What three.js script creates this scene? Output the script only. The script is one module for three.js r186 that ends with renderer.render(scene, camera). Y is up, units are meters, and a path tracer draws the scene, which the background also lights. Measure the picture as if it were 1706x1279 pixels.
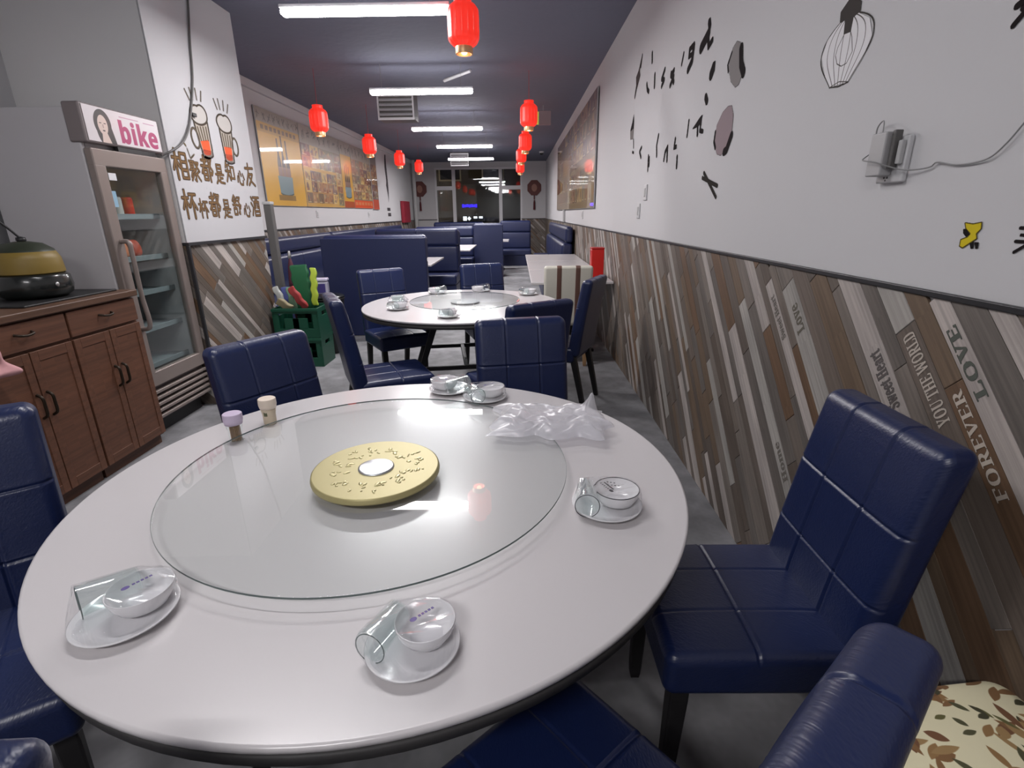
import * as THREE from 'three';
import { mergeGeometries, mergeVertices } from 'three/addons/utils/BufferGeometryUtils.js';
import { RoundedBoxGeometry } from 'three/addons/geometries/RoundedBoxGeometry.js';
import { ConvexGeometry } from 'three/addons/geometries/ConvexGeometry.js';
import { RectAreaLightUniformsLib } from 'three/addons/lights/RectAreaLightUniformsLib.js';

// ------------------------------------------------------------------ camera, light, exposure
const D2R = Math.PI / 180;
const scene = new THREE.Scene();
const camera = new THREE.PerspectiveCamera(73.77, 1706 / 1279, 0.05, 200);
camera.position.set(0, 1.4, 0);
camera.rotation.order = 'YXZ';
camera.rotation.set(-18.47 * D2R, 0.69 * D2R, -0.67 * D2R);
scene.background = new THREE.Color(0.004, 0.005, 0.009);
const renderer = new THREE.WebGLRenderer({ antialias: true });
renderer.toneMapping = THREE.LinearToneMapping;
renderer.toneMappingExposure = 1.0;
renderer.shadowMap.enabled = true;
RectAreaLightUniformsLib.init();
const TUBE_LIGHT = 205, TUBE_GLOW = 30;                       // radiance of the lamp below and of the glowing diffuser
const TUBE_COLOR = new THREE.Color(1.0, 0.975, 0.985);
const LANTERN_GLOW = 0.72, LANTERN_LIGHT = 0.05;
// tube lamps: centre x, height, z, brightness
const TUBES = [[-0.9, 2.75, 1.25, 0.9], [-1.0, 2.74, -1.75, 0.36], [-1.035, 2.73, -4.155], [-1.065, 2.71, -6.53], [-1.13, 2.72, -9.3, 1.2], [-1.07, 2.72, -11.65, 1.4], [-1.16, 2.72, -14.25, 1.6]];

// ------------------------------------------------------------------ helpers
let seed = 7;
const rnd = () => { seed = (seed * 1664525 + 1013904223) >>> 0; return seed / 4294967296; };
const rr = (a, b) => a + (b - a) * rnd();
const used = {};
const numbered = (n) => { const k = used[n] = (used[n] ?? -1) + 1; return k ? `${n}_${String(k).padStart(3, '0')}` : n; };
function tag(o, label, category, group, kind) {
  if (label) o.userData.label = label;
  if (category) o.userData.category = category;
  if (group) o.userData.group = group;
  if (kind) o.userData.kind = kind;
  return o;
}
function thing(name, label, category, pos = [0, 0, 0], turn = 0, group) {
  const o = new THREE.Group();
  o.name = numbered(name); o.position.set(...pos); o.rotation.y = turn;
  scene.add(o);
  return tag(o, label, category, group);
}
function part(name, geo, mat, parent = scene) {
  const m = new THREE.Mesh(geo, mat);
  m.name = parent === scene ? numbered(name) : name;
  m.castShadow = m.receiveShadow = true;
  parent.add(m);
  return m;
}
const struct = (name, geo, mat, parent) => { const m = part(name, geo, mat, parent); if (!parent) m.userData.kind = 'structure'; return m; };
function copy(o, pos, turn, label) {
  const c = o.clone(); c.name = numbered(o.name.replace(/_\d{3}$/, ''));
  c.position.set(...pos); c.rotation.y = turn ?? o.rotation.y;
  c.userData = { ...o.userData }; if (label) c.userData.label = label;
  scene.add(c); return c;
}
const flat = (g) => { const h = g.index ? g.toNonIndexed() : g; for (const k of Object.keys(h.attributes)) if (!['position', 'normal', 'uv'].includes(k)) h.deleteAttribute(k); h.morphAttributes = {}; return h; };
const join = (...l) => mergeGeometries(l.flat().map(flat));
const mv = (g, x, y, z) => g.translate(x, y, z);
function box(w, h, d, x = 0, y = 0, z = 0, r = 0) {
  const g = r ? new RoundedBoxGeometry(w, h, d, 2, Math.min(r, w / 2.05, h / 2.05, d / 2.05)) : new THREE.BoxGeometry(w, h, d);
  const p = g.attributes.position, n = g.attributes.normal, uv = g.attributes.uv;      // uv in metres
  for (let i = 0; i < p.count; i++) {
    const a = [Math.abs(n.getX(i)), Math.abs(n.getY(i)), Math.abs(n.getZ(i))];
    if (a[0] >= a[1] && a[0] >= a[2]) uv.setXY(i, p.getZ(i), p.getY(i));
    else if (a[1] >= a[2]) uv.setXY(i, p.getX(i), p.getZ(i)); else uv.setXY(i, p.getX(i), p.getY(i));
  }
  return g.translate(x, y, z);
}
const bx = (x0, x1, y0, y1, z0, z1, r = 0) => box(x1 - x0, y1 - y0, z1 - z0, (x0 + x1) / 2, (y0 + y1) / 2, (z0 + z1) / 2, r);
const cyl = (rt, rb, h, x, y, z, s = 24) => new THREE.CylinderGeometry(rt, rb, h, s).translate(x, y, z);
const lathe = (pts, s = 48) => new THREE.LatheGeometry(pts.map(([r, y]) => new THREE.Vector2(r, y)), s);
const tube = (pts, r, seg = 48, rs = 8) => new THREE.TubeGeometry(new THREE.CatmullRomCurve3(pts.map((p) => new THREE.Vector3(...p))), seg, r, rs);
function bar(a, b, w, d, r = 0.003) {                        // a square bar from a to b
  const A = new THREE.Vector3(...a), B = new THREE.Vector3(...b), L = A.distanceTo(B);
  const g = box(w, L, d, 0, 0, 0, r);
  g.applyQuaternion(new THREE.Quaternion().setFromUnitVectors(new THREE.Vector3(0, 1, 0), B.clone().sub(A).normalize()));
  return g.translate((A.x + B.x) / 2, (A.y + B.y) / 2, (A.z + B.z) / 2);
}
function taper(top, bot, wt, wb) {                           // a tapered square leg
  const g = new RoundedBoxGeometry(1, 1, 1, 1, 0.12), p = g.attributes.position;
  for (let i = 0; i < p.count; i++) {
    const t = p.getY(i) + 0.5, w = wb + (wt - wb) * t;
    p.setXYZ(i, bot[0] + (top[0] - bot[0]) * t + p.getX(i) * w, bot[1] + (top[1] - bot[1]) * t, bot[2] + (top[2] - bot[2]) * t + p.getZ(i) * w);
  }
  g.computeVertexNormals();
  return g;
}
// a padded box with rounded edges on a grid that is dense at its seams; fn(v, half sizes) bends it afterwards
function lines(h, r, step, seams = []) {
  const s = new Set();
  for (let a = 0; a <= 45; a += 11.25) { const v = h - r + r * Math.tan(a * D2R); s.add(+v.toFixed(5)); s.add(+(-v).toFixed(5)); }
  const n = Math.max(1, Math.round(2 * (h - r) / step));
  for (let i = 1; i < n; i++) s.add(+(-(h - r) + 2 * (h - r) * i / n).toFixed(5));
  for (const q of seams) for (const o of [-0.012, -0.008, -0.005, -0.0025, 0, 0.0025, 0.005, 0.008, 0.012]) if (Math.abs(q + o) < h - r) s.add(+(q + o).toFixed(5));
  return [...s].sort((a, b) => a - b);
}
function padded(w, h, d, r, { sx = [], sy = [], sz = [], step = 0.03, fn } = {}) {
  const H = [w / 2, h / 2, d / 2], G = [lines(H[0], r, step, sx), lines(H[1], r, step, sy), lines(H[2], r, step, sz)];
  const pos = [], v = new THREE.Vector3(), q = new THREE.Vector3();
  const put = (a) => {
    v.set(...a);
    q.set(...a.map((c, i) => Math.max(-(H[i] - r), Math.min(H[i] - r, c))));
    const e = v.clone().sub(q); if (e.lengthSq() > 0) v.copy(q).addScaledVector(e.normalize(), r);
    pos.push(v.x, v.y, v.z);
  };
  for (let ax = 0; ax < 3; ax++) for (const s of [-1, 1]) {
    const b = (ax + 1) % 3, c = (ax + 2) % 3;
    for (let i = 0; i + 1 < G[b].length; i++) for (let j = 0; j + 1 < G[c].length; j++) {
      const P = (m, n) => { const a = [0, 0, 0]; a[ax] = s * H[ax]; a[b] = G[b][i + m]; a[c] = G[c][j + n]; return a; };
      const Q = s > 0 ? [P(0, 0), P(1, 0), P(1, 1), P(0, 0), P(1, 1), P(0, 1)] : [P(0, 0), P(1, 1), P(1, 0), P(0, 0), P(0, 1), P(1, 1)];
      Q.forEach(put);
    }
  }
  let g = new THREE.BufferGeometry();
  g.setAttribute('position', new THREE.Float32BufferAttribute(pos, 3));
  g = mergeVertices(g, 1e-5);
  const p = g.attributes.position, uv = [];
  if (fn) for (let i = 0; i < p.count; i++) { v.fromBufferAttribute(p, i); fn(v, H); p.setXYZ(i, v.x, v.y, v.z); }
  g.computeVertexNormals();
  for (let i = 0; i < p.count; i++) uv.push(p.getX(i) + 0.5 * p.getZ(i), p.getY(i) + 0.6 * p.getZ(i));
  g.setAttribute('uv', new THREE.Float32BufferAttribute(uv, 2));
  return g;
}
const groove = (d, a = 0.0035) => { const x = Math.abs(d); return -a * Math.exp(-((x / 0.0035) ** 2)) + 0.4 * a * Math.exp(-(((x - 0.008) / 0.0035) ** 2)); };

// ------------------------------------------------------------------ textures
const canvas = (w, h) => { const c = document.createElement('canvas'); c.width = w; c.height = h; return c; };
function canvasTex(c, srgb = true) { const t = new THREE.CanvasTexture(c); if (srgb) t.colorSpace = THREE.SRGBColorSpace; t.anisotropy = 8; return t; }
function noiseGrid(n, cells, s) {                            // tiling value noise
  let q = s; const R = () => { q = (q * 1664525 + 1013904223) >>> 0; return q / 4294967296; };
  const g = Array.from({ length: cells * cells }, R), o = new Float32Array(n * n);
  const sm = (t) => t * t * (3 - 2 * t);
  for (let y = 0; y < n; y++) for (let x = 0; x < n; x++) {
    const fx = x / n * cells, fy = y / n * cells, x0 = Math.floor(fx), y0 = Math.floor(fy), u = sm(fx - x0), w = sm(fy - y0);
    const a = (i, j) => g[((y0 + j) % cells) * cells + (x0 + i) % cells];
    o[y * n + x] = (a(0, 0) * (1 - u) + a(1, 0) * u) * (1 - w) + (a(0, 1) * (1 - u) + a(1, 1) * u) * w;
  }
  return o;
}
function dataTex(n, m, f, srgb) {
  const d = new Uint8Array(n * m * 4);
  for (let i = 0; i < n * m; i++) { const c = f(i % n, Math.floor(i / n), i); for (let k = 0; k < 3; k++) d[i * 4 + k] = Math.max(0, Math.min(255, Array.isArray(c) ? c[k] : c)); d[i * 4 + 3] = 255; }
  const t = new THREE.DataTexture(d, n, m); t.wrapS = t.wrapT = THREE.RepeatWrapping; t.magFilter = THREE.LinearFilter; t.minFilter = THREE.LinearMipmapLinearFilter; t.generateMipmaps = true;
  if (srgb) t.colorSpace = THREE.SRGBColorSpace; t.needsUpdate = true; return t;
}
const N4 = noiseGrid(256, 4, 11), N8 = noiseGrid(256, 8, 12), N16 = noiseGrid(256, 16, 13), N32 = noiseGrid(256, 32, 14), N64 = noiseGrid(256, 64, 15), N128 = noiseGrid(256, 128, 16);
const scaled = (t, x, y) => { const c = t.clone(); c.repeat.set(x, y); c.needsUpdate = true; return c; };
const grainBase = dataTex(256, 256, (x, y) => {               // grain along u
  const at = (N, sx, sy) => N[((y * sy) & 255) * 256 + ((Math.floor(x * sx)) & 255)];
  return 255 * (0.70 + 0.12 * at(N16, 0.25, 2) + 0.08 * at(N64, 0.06, 2) + 0.14 * at(N4, 1, 1) - 0.04);
}, true);
const plankGrain = scaled(grainBase, 1.6, 4.5), cabinetGrain = scaled(grainBase, 1.2, 2.2);
const leatherBump = scaled(dataTex(256, 256, (x, y, i) => 255 * (0.4 * N128[i] + 0.35 * N64[i] + 0.25 * N16[i])), 4, 4);
const plasterBump = scaled(dataTex(256, 256, (x, y, i) => 255 * (0.4 * N8[i] + 0.4 * N32[i] + 0.2 * N128[i])), 0.8, 0.8);
const floorMap = scaled(dataTex(256, 256, (x, y, i) => { const v = 0.45 * N4[i] + 0.25 * N16[i] + 0.2 * N32[(i * 1) % 65536] + 0.1 * N128[i], s = 0.55 + 0.5 * v; return [250 * s, 250 * s, 252 * s]; }, true), 0.55, 0.55);
const floorRough = scaled(dataTex(256, 256, (x, y, i) => 255 * (0.55 + 0.35 * N8[i] + 0.1 * N64[i])), 0.6, 0.6);
const ceilBump = scaled(dataTex(256, 256, (x, y, i) => 255 * (0.5 * N4[i] + 0.3 * N32[i] + 0.2 * N64[i])), 0.5, 0.5);

// ------------------------------------------------------------------ materials
const std = (c, r = 0.6, o = {}) => new THREE.MeshStandardMaterial({ color: Array.isArray(c) ? new THREE.Color().setRGB(...c) : c, roughness: r, ...o });
const phy = (c, r = 0.4, o = {}) => new THREE.MeshPhysicalMaterial({ color: Array.isArray(c) ? new THREE.Color().setRGB(...c) : c, roughness: r, ...o });
const M = {
  wall: std([0.55, 0.545, 0.555], 0.75, { bumpMap: plasterBump, bumpScale: 0.0006 }),
  pillarPanel: std([0.49, 0.485, 0.50], 0.85),
  pillarSide: std([0.80, 0.79, 0.78], 0.8, { bumpMap: plasterBump, bumpScale: 0.0006 }),
  ceiling: std([0.16, 0.168, 0.225], 0.85, { bumpMap: ceilBump, bumpScale: 0.006 }),
  floor: std([0.36, 0.36, 0.37], 1, { map: floorMap, roughnessMap: floorRough }),
  trim: std([0.025, 0.025, 0.028], 0.35),
  backing: std([0.05, 0.042, 0.036], 0.8),
  whiteFrame: std([0.68, 0.68, 0.70], 0.4),
  leather: phy([0.0072, 0.0150, 0.064], 0.36, { bumpMap: leatherBump, bumpScale: 0.0007, clearcoat: 0.12, clearcoatRoughness: 0.3 }),
  boothBlue: phy([0.012, 0.019, 0.070], 0.4, { bumpMap: leatherBump, bumpScale: 0.0007, clearcoat: 0.12, clearcoatRoughness: 0.3 }),
  darkWood: std([0.012, 0.011, 0.012], 0.45),
  cream: phy([0.62, 0.60, 0.52], 0.45, { bumpMap: leatherBump, bumpScale: 0.0005 }),
  brownStripe: phy([0.13, 0.066, 0.05], 0.45, { bumpMap: leatherBump, bumpScale: 0.0005 }),
  tanWood: std([0.30, 0.18, 0.09], 0.5),
  table: phy([0.58, 0.555, 0.56], 0.32, { clearcoat: 0.3, clearcoatRoughness: 0.15 }),
  tableDark: std([0.03, 0.028, 0.028], 0.6),
  blackMetal: std([0.015, 0.015, 0.017], 0.45, { metalness: 0.3 }),
  pane: phy([0.93, 0.97, 0.96], 0.02, { transmission: 1, thickness: 0, ior: 1.5 }),
  turntable: phy([0.955, 0.975, 0.968], 0.015, { transmission: 1, thickness: 0, ior: 1.52 }),
  glassEdge: phy([0.10, 0.13, 0.125], 0.15),
  film: phy([0.97, 0.97, 0.975], 0.05, { transmission: 1, thickness: 0, ior: 1.62 }),
  tumbler: phy([0.95, 0.975, 0.97], 0.02, { transmission: 1, thickness: 0, ior: 1.5 }),
  china: phy([0.80, 0.79, 0.80], 0.15, { clearcoat: 0.6, clearcoatRoughness: 0.05 }),
  darkRim: std([0.02, 0.022, 0.028], 0.3),
  gold: std([0.40, 0.35, 0.165], 0.42, { metalness: 0.35 }),
  goldRelief: std([0.50, 0.45, 0.24], 0.28, { metalness: 0.5 }),
  brushed: phy([0.62, 0.64, 0.66], 0.28, { metalness: 1, anisotropy: 0.8 }),
  bag: phy([0.93, 0.93, 0.95], 0.3, { transmission: 0.8, thickness: 0 }),
  steel: std([0.5, 0.5, 0.5], 0.35, { metalness: 0.9 }),
  fridgeBody: std([0.50, 0.485, 0.50], 0.5),
  fridgeDark: std([0.20, 0.17, 0.17], 0.45),
  fridgeTrim: phy([0.27, 0.225, 0.205], 0.35, { metalness: 0.3 }),
  fridgeIn: std([0.22, 0.25, 0.27], 0.5),
  black: std([0.012, 0.012, 0.013], 0.5),
  blackGloss: phy([0.012, 0.014, 0.013], 0.25, { clearcoat: 0.4 }),
  yellow: std([0.21, 0.14, 0.025], 0.5),
  cabinet: std([0.19, 0.078, 0.042], 0.5, { map: cabinetGrain }),
  cabinetTop: std([0.17, 0.085, 0.05], 0.45, { map: cabinetGrain }),
  handle: std([0.03, 0.02, 0.012], 0.4, { metalness: 0.6 }),
  crate: phy([0.006, 0.065, 0.036], 0.4),
  red: std([0.55, 0.012, 0.008], 0.4),
  grey: std([0.42, 0.42, 0.42], 0.55),
  darkGrey: std([0.10, 0.096, 0.093], 0.5),
  plastic: std([0.55, 0.55, 0.56], 0.4),
  lantern: phy([0.75, 0.02, 0.012], 0.45, { emissive: new THREE.Color(1, 0.035, 0.02), emissiveIntensity: LANTERN_GLOW }),
  lanternRib: std([0.65, 0.02, 0.02], 0.4, { emissive: new THREE.Color(1, 0.10, 0.06), emissiveIntensity: 0.5 }),
  lanternGold: std([0.75, 0.5, 0.25], 0.35, { metalness: 0.4 }),
  bulb: std([1, 0.9, 0.7], 0.4, { emissive: new THREE.Color(1, 0.75, 0.4), emissiveIntensity: 4 }),
  tube: std([1, 1, 1], 0.5, { emissive: TUBE_COLOR, emissiveIntensity: TUBE_GLOW }),
  pinkCloth: std([0.62, 0.33, 0.34], 0.9),
  night: std([0.05, 0.055, 0.07], 0.9),
};

// ------------------------------------------------------------------ the room
const XL = -3.3, XR = 0.97, CEIL = 2.99, ZN = 2.6, ZF = -18, TRIM_Y = 1.215;
const PX = -2.35, PZ0 = -3.76, PZ1 = -4.95;                   // the pillar: its face towards the room, near and far side
struct('floor', bx(XL - 0.2, XR + 0.2, -0.1, 0, ZF - 0.2, ZN + 0.2), M.floor);
struct('ceiling', bx(XL - 0.2, XR + 0.2, CEIL, CEIL + 0.12, ZF - 0.2, ZN + 0.2), M.ceiling);
const wallR = struct('wall_right', bx(XR, XR + 0.15, 0, CEIL, ZF - 0.2, ZN), M.wall);
const wallL = struct('wall_left', bx(XL - 0.15, XL, 0, CEIL, ZF - 0.2, ZN), M.wall);
struct('wall_back', bx(XL, XR, 0, CEIL, ZN, ZN + 0.15), M.wall);
const pillar = struct('wall_pillar', bx(XL, PX - 0.012, 0, CEIL, PZ1, PZ0), M.pillarSide);
struct('pillar_panel', bx(PX - 0.012, PX, TRIM_Y, CEIL, PZ1, PZ0, 0.004), M.pillarPanel, pillar);
// shopfront wall: white wall with openings
const wallF = struct('wall_far', join(bx(XL, -2.68, 0, CEIL, ZF - 0.12, ZF), bx(0.19, XR, 0, CEIL, ZF - 0.12, ZF), bx(-2.68, 0.19, 2.82, CEIL, ZF - 0.12, ZF)), M.wall);
function windowUnit(n, x0, x1, transom) {
  const f = 0.055, y1 = 2.82, z = ZF - 0.06;
  const bars = [bx(x0, x0 + f, 0.0, y1, z - 0.03, z + 0.04), bx(x1 - f, x1, 0, y1, z - 0.03, z + 0.04), bx(x0 + f, x1 - f, y1 - f, y1, z - 0.03, z + 0.04), bx(x0 + f, x1 - f, 0, 0.12, z - 0.03, z + 0.04)];
  if (transom) bars.push(bx(x0 + f, x1 - f, 2.14, 2.26, z - 0.03, z + 0.04));
  const w = struct(n, join(bars), M.whiteFrame);
  const P = (a, b) => part('pane', bx(x0 + f, x1 - f, a, b, z - 0.003, z + 0.003), M.pane, w);
  if (transom) { P(0.12, 2.14); P(2.26, y1 - f); } else P(0.12, y1 - f);
}
windowUnit('window_1', -2.68, -2.06, true);
windowUnit('door_1', -2.06, -0.52, false);
windowUnit('window_2', -0.52, 0.19, true);
struct('trim_1', bx(XR - 0.014, XR, TRIM_Y - 0.011, TRIM_Y + 0.004, ZF, ZN, 0.003), M.trim);
struct('trim_2', bx(XL, XL + 0.022, TRIM_Y - 0.012, TRIM_Y + 0.012, ZF, PZ1, 0.004), M.trim);
struct('trim_3', join(bx(PX - 0.01, PX + 0.016, TRIM_Y - 0.01, TRIM_Y + 0.01, PZ1 - 0.01, PZ0 + 0.012), bx(XL, PX - 0.01, TRIM_Y - 0.01, TRIM_Y + 0.01, PZ0, PZ0 + 0.012)), M.trim);
struct('trim_4', bx(PX - 0.006, PX + 0.016, 0, TRIM_Y - 0.011, PZ0 - 0.006, PZ0 + 0.016, 0.003), M.trim);
struct('trim_5', join(bx(0.17, XR, TRIM_Y - 0.012, TRIM_Y + 0.012, ZF, ZF + 0.015), bx(XL, -2.66, TRIM_Y - 0.012, TRIM_Y + 0.012, ZF, ZF + 0.015)), M.trim);
// pale cornice strips under the ceiling
struct('trim_6', bx(XL, XL + 0.05, CEIL - 0.10, CEIL, ZF, PZ1, 0.01), M.wall);
// slanted wood-look planks, each a piece of its own, clipped to the wainscot
const tones = [[0.215, 0.172, 0.142], [0.175, 0.142, 0.118], [0.205, 0.122, 0.072], [0.255, 0.218, 0.188], [0.155, 0.122, 0.098], [0.225, 0.186, 0.155], [0.215, 0.150, 0.100], [0.195, 0.170, 0.150]];
const pale = [[0.60, 0.535, 0.495], [0.53, 0.50, 0.46], [0.63, 0.565, 0.525]];
const plankMats = tones.map((c) => std(c.map((v) => v * 1.06), 0.5, { map: plankGrain }));
const paleMats = pale.map((c) => std(c.map((v) => v * 0.98), 0.5, { map: plankGrain }));
function clip(poly, inside, cut) {
  const o = [];
  poly.forEach((a, i) => { const b = poly[(i + 1) % poly.length], ia = inside(a), ib = inside(b); if (ia) o.push(a); if (ia !== ib) o.push(cut(a, b)); });
  return o;
}
function clipRect(p, u0, u1, v0, v1) {
  for (const [k, lim, s] of [[0, u0, 1], [0, u1, -1], [1, v0, 1], [1, v1, -1]])
    p = clip(p, (a) => s * (a[k] - lim) >= 0, (a, b) => { const t = (lim - a[k]) / (b[k] - a[k]); return [a[0] + t * (b[0] - a[0]), a[1] + t * (b[1] - a[1])]; });
  return p;
}
// polygon in (u, v) -> a plank th thick; to3(u, v, n) places it; (s, t) are the plank's own axes for the grain
function plankGeo(poly, th, to3, dirS, dirT, off) {
  const area = poly.reduce((s, a, i) => { const b = poly[(i + 1) % poly.length]; return s + a[0] * b[1] - a[1] * b[0]; }, 0) / 2;
  if (Math.abs(area) < 4e-4) return null;
  if (area < 0) poly.reverse();
  const cx = poly.reduce((s, a) => s + a[0], 0) / poly.length, cy = poly.reduce((s, a) => s + a[1], 0) / poly.length;
  const inset = (d) => poly.map(([u, v]) => { const l = Math.hypot(u - cx, v - cy) || 1; return [u - (u - cx) / l * d, v - (v - cy) / l * d]; });
  const A = poly, B = inset(0.0014), pos = [], uv = [];
  const put = (u, v, n) => { pos.push(...to3(u, v, n)); uv.push(u * dirS[0] + v * dirS[1] + off, u * dirT[0] + v * dirT[1] + off * 0.37); };
  for (let i = 1; i + 1 < B.length; i++) for (const p of [B[0], B[i], B[i + 1]]) put(p[0], p[1], th);
  for (let i = 0; i < A.length; i++) {
    const j = (i + 1) % A.length, q = (P, a, Q, b) => { put(...P[i], a); put(...P[j], a); put(...Q[j], b); put(...P[i], a); put(...Q[j], b); put(...Q[i], b); };
    q(A, th - 0.0012, B, th); q(A, 0, A, th - 0.0012);
  }
  const g = new THREE.BufferGeometry();
  g.setAttribute('position', new THREE.Float32BufferAttribute(pos, 3)); g.setAttribute('uv', new THREE.Float32BufferAttribute(uv, 2));
  g.computeVertexNormals();
  return g;
}
// u runs along the wall so that the pattern reads "\" from the room; singles: how far along u planks are pieces of their own
function wainscot(parent, u0, u1, to3, single, s0, want = []) {
  seed = s0;
  const c = Math.SQRT1_2, dirS = [c, -c], dirT = [c, c], many = {};
  const tMin = u0 * c, tMax = (u1 + 1.2) * c;
  for (let t = tMin, row = 0; t < tMax; row++) {
    const w = 0.036 + 0.046 * rnd(), slim = w < 0.056;
    let s = (u0 - 1.3) * c - rnd() * 0.5, last = -1;
    const sEnd = u1 * c + 0.05;
    while (s < sEnd + 0.6) {
      let k; do k = Math.floor(rnd() * 11); while (k === last || (k > 7 && row % 2));
      if (row % 2 === 0 && k < (slim ? 3 : 1) && last < 8) k = 8 + Math.floor(rnd() * 3); if (k > 7 && last > 7) k = Math.floor(rnd() * 8);
      last = k;
      const L = k > 7 ? rr(0.55, 1.1) : rr(0.36, 0.75), e = 0.0008;
      const R = [[s + e, t + e], [s + L - e, t + e], [s + L - e, t + w - e], [s + e, t + w - e]].map(([a, b]) => [a * dirS[0] + b * dirT[0], a * dirS[1] + b * dirT[1]]);
      const mid = R.reduce((m, p) => m + p[0], 0) / 4;
      const mat = k > 7 ? paleMats[k - 8] : plankMats[k], off = rnd() * 5;
      const poly = clipRect(R, u0, u1, 0.001, TRIM_Y - 0.011), th = 0.0075 + rnd() * 0.0012;
      const g = poly.length > 2 && plankGeo(poly, th, to3, dirS, dirT, off);
      if (g) {
        if (single(mid)) {
          const m = part('plank', g, mat, parent);
          m.userData.mid = [s + L / 2, t + w / 2, L, w, k, th];
        } else (many[mat.uuid] ??= [mat, []])[1].push(g);
      }
      s += L;
    }
    t += w;
  }
  return Object.values(many);
}
function far(parent, lists, name) { for (const [mat, gs] of lists) { const m = part(name, mergeGeometries(gs), mat, parent); m.userData.kind = 'stuff'; } }
// right wall: u = z, seen from -x
far(wallR, wainscot(wallR, ZF, 0.9, (u, v, n) => [XR - n, v, u], (u) => u > -5.6 && u < 0.2, 41), 'far_planks');
// pillar face: u = -z
far(pillar, wainscot(pillar, 0, PZ0 - PZ1, (u, v, n) => [PX - 0.012 + n, v, PZ0 - u], () => true, 77), 'far_planks');
// pillar near side, left wall beyond the pillar, far wall
far(pillar, wainscot(pillar, 0, PX - XL - 0.012, (u, v, n) => [XL + u, v, PZ0 + n], (u) => u > 0.6, 78), 'far_planks');
far(wallL, wainscot(wallL, 0, -ZF + PZ1, (u, v, n) => [XL + n, v, PZ1 - u], () => false, 79), 'far_planks');
far(wallF, wainscot(wallF, 0, XR - 0.19, (u, v, n) => [0.19 + u, v, ZF + n], () => false, 80), 'far_planks');

// ------------------------------------------------------------------ flat prints on the walls
// wall 'R' looks to -x with u = z; 'L' (left wall) and 'P' (pillar) look to +x with u = -z; 'F' looks to +z with u = x
function onWall(w, a0, a1, y0, y1, lift) {
  const g = new THREE.PlaneGeometry(Math.abs(a1 - a0), y1 - y0), y = (y0 + y1) / 2, a = (a0 + a1) / 2;
  if (w === 'R') g.rotateY(-Math.PI / 2).translate(XR - lift, y, a);
  else if (w === 'F') g.translate(a, y, ZF + lift);
  else g.rotateY(Math.PI / 2).translate((w === 'L' ? XL : PX) + lift, y, a);
  return g;
}
function sticker(name, label, category, w, a0, a1, y0, y1, ppm, draw, group) {
  const W = Math.round(Math.abs(a1 - a0) * ppm), H = Math.round((y1 - y0) * ppm), c = canvas(W, H), x = c.getContext('2d');
  const U = (a) => (w === 'R' || w === 'F' ? a - Math.min(a0, a1) : Math.max(a0, a1) - a) * ppm, V = (y) => (y1 - y) * ppm;
  draw(x, U, V, W, H);
  const m = phy([1, 1, 1], 0.9, { specularIntensity: 0.2, map: canvasTex(c), transparent: true, alphaTest: 0.02 });
  const o = part(name, onWall(w, a0, a1, y0, y1, 0.0015), m);
  return tag(o, label, category, group);
}
const path = (x, pts, U, V) => { x.beginPath(); pts.forEach(([a, y], i) => (i ? x.lineTo(U(a), V(y)) : x.moveTo(U(a), V(y)))); };
const INK = '#221d1e';
const brush = (x, U, V, strokes, lw) => { x.lineCap = x.lineJoin = 'round'; x.strokeStyle = INK; for (const s of strokes) { x.lineWidth = (s.w ?? lw) * 1.15; path(x, s.p ?? s, U, V); x.stroke(); } };
const G1 = 'ink stickers on the right wall';
sticker('ink_sticker', 'tall black ink figure sticker nearest the ceiling corner, upper left of the wall drawings', 'sticker', 'R', -4.78, -4.44, 2.26, 2.56, 300, (x, U, V) => {
  x.fillStyle = '#4a4140'; path(x, [[-4.52, 2.52], [-4.56, 2.44], [-4.53, 2.40], [-4.60, 2.35], [-4.70, 2.29], [-4.66, 2.36], [-4.68, 2.42], [-4.60, 2.45]], U, V); x.fill();
  brush(x, U, V, [[[-4.5, 2.53], [-4.53, 2.46]], [[-4.62, 2.36], [-4.69, 2.28]]], 5);
}, G1);
sticker('ink_sticker', 'row of small faded calligraphy strokes between the ink figure and the flying bird', 'sticker', 'R', -4.34, -3.5, 2.12, 2.48, 260, (x, U, V) => {
  x.globalAlpha = 0.85; brush(x, U, V, [[[-4.18, 2.46], [-4.165, 2.405]], [[-4.287, 2.29], [-4.26, 2.25], [-4.21, 2.225]], [[-4.06, 2.30], [-4.05, 2.225]], [[-3.80, 2.27], [-3.86, 2.23], [-3.80, 2.21], [-3.85, 2.185]], [[-3.58, 2.215], [-3.64, 2.20], [-3.58, 2.18], [-3.64, 2.145]], [[-3.64, 2.21], [-3.57, 2.15]]], 6);
}, G1);
sticker('ink_sticker', 'black curled brush mark just left of the flying bird sticker', 'sticker', 'R', -3.46, -3.18, 2.13, 2.28, 300, (x, U, V) => {
  brush(x, U, V, [{ p: [[-3.40, 2.26], [-3.425, 2.21]], w: 4 }, { p: [[-3.29, 2.25], [-3.22, 2.255], [-3.23, 2.215], [-3.29, 2.215], [-3.29, 2.24]], w: 6 }, { p: [[-3.22, 2.25], [-3.23, 2.18], [-3.29, 2.15]], w: 9 }], 6);
}, G1);
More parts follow.
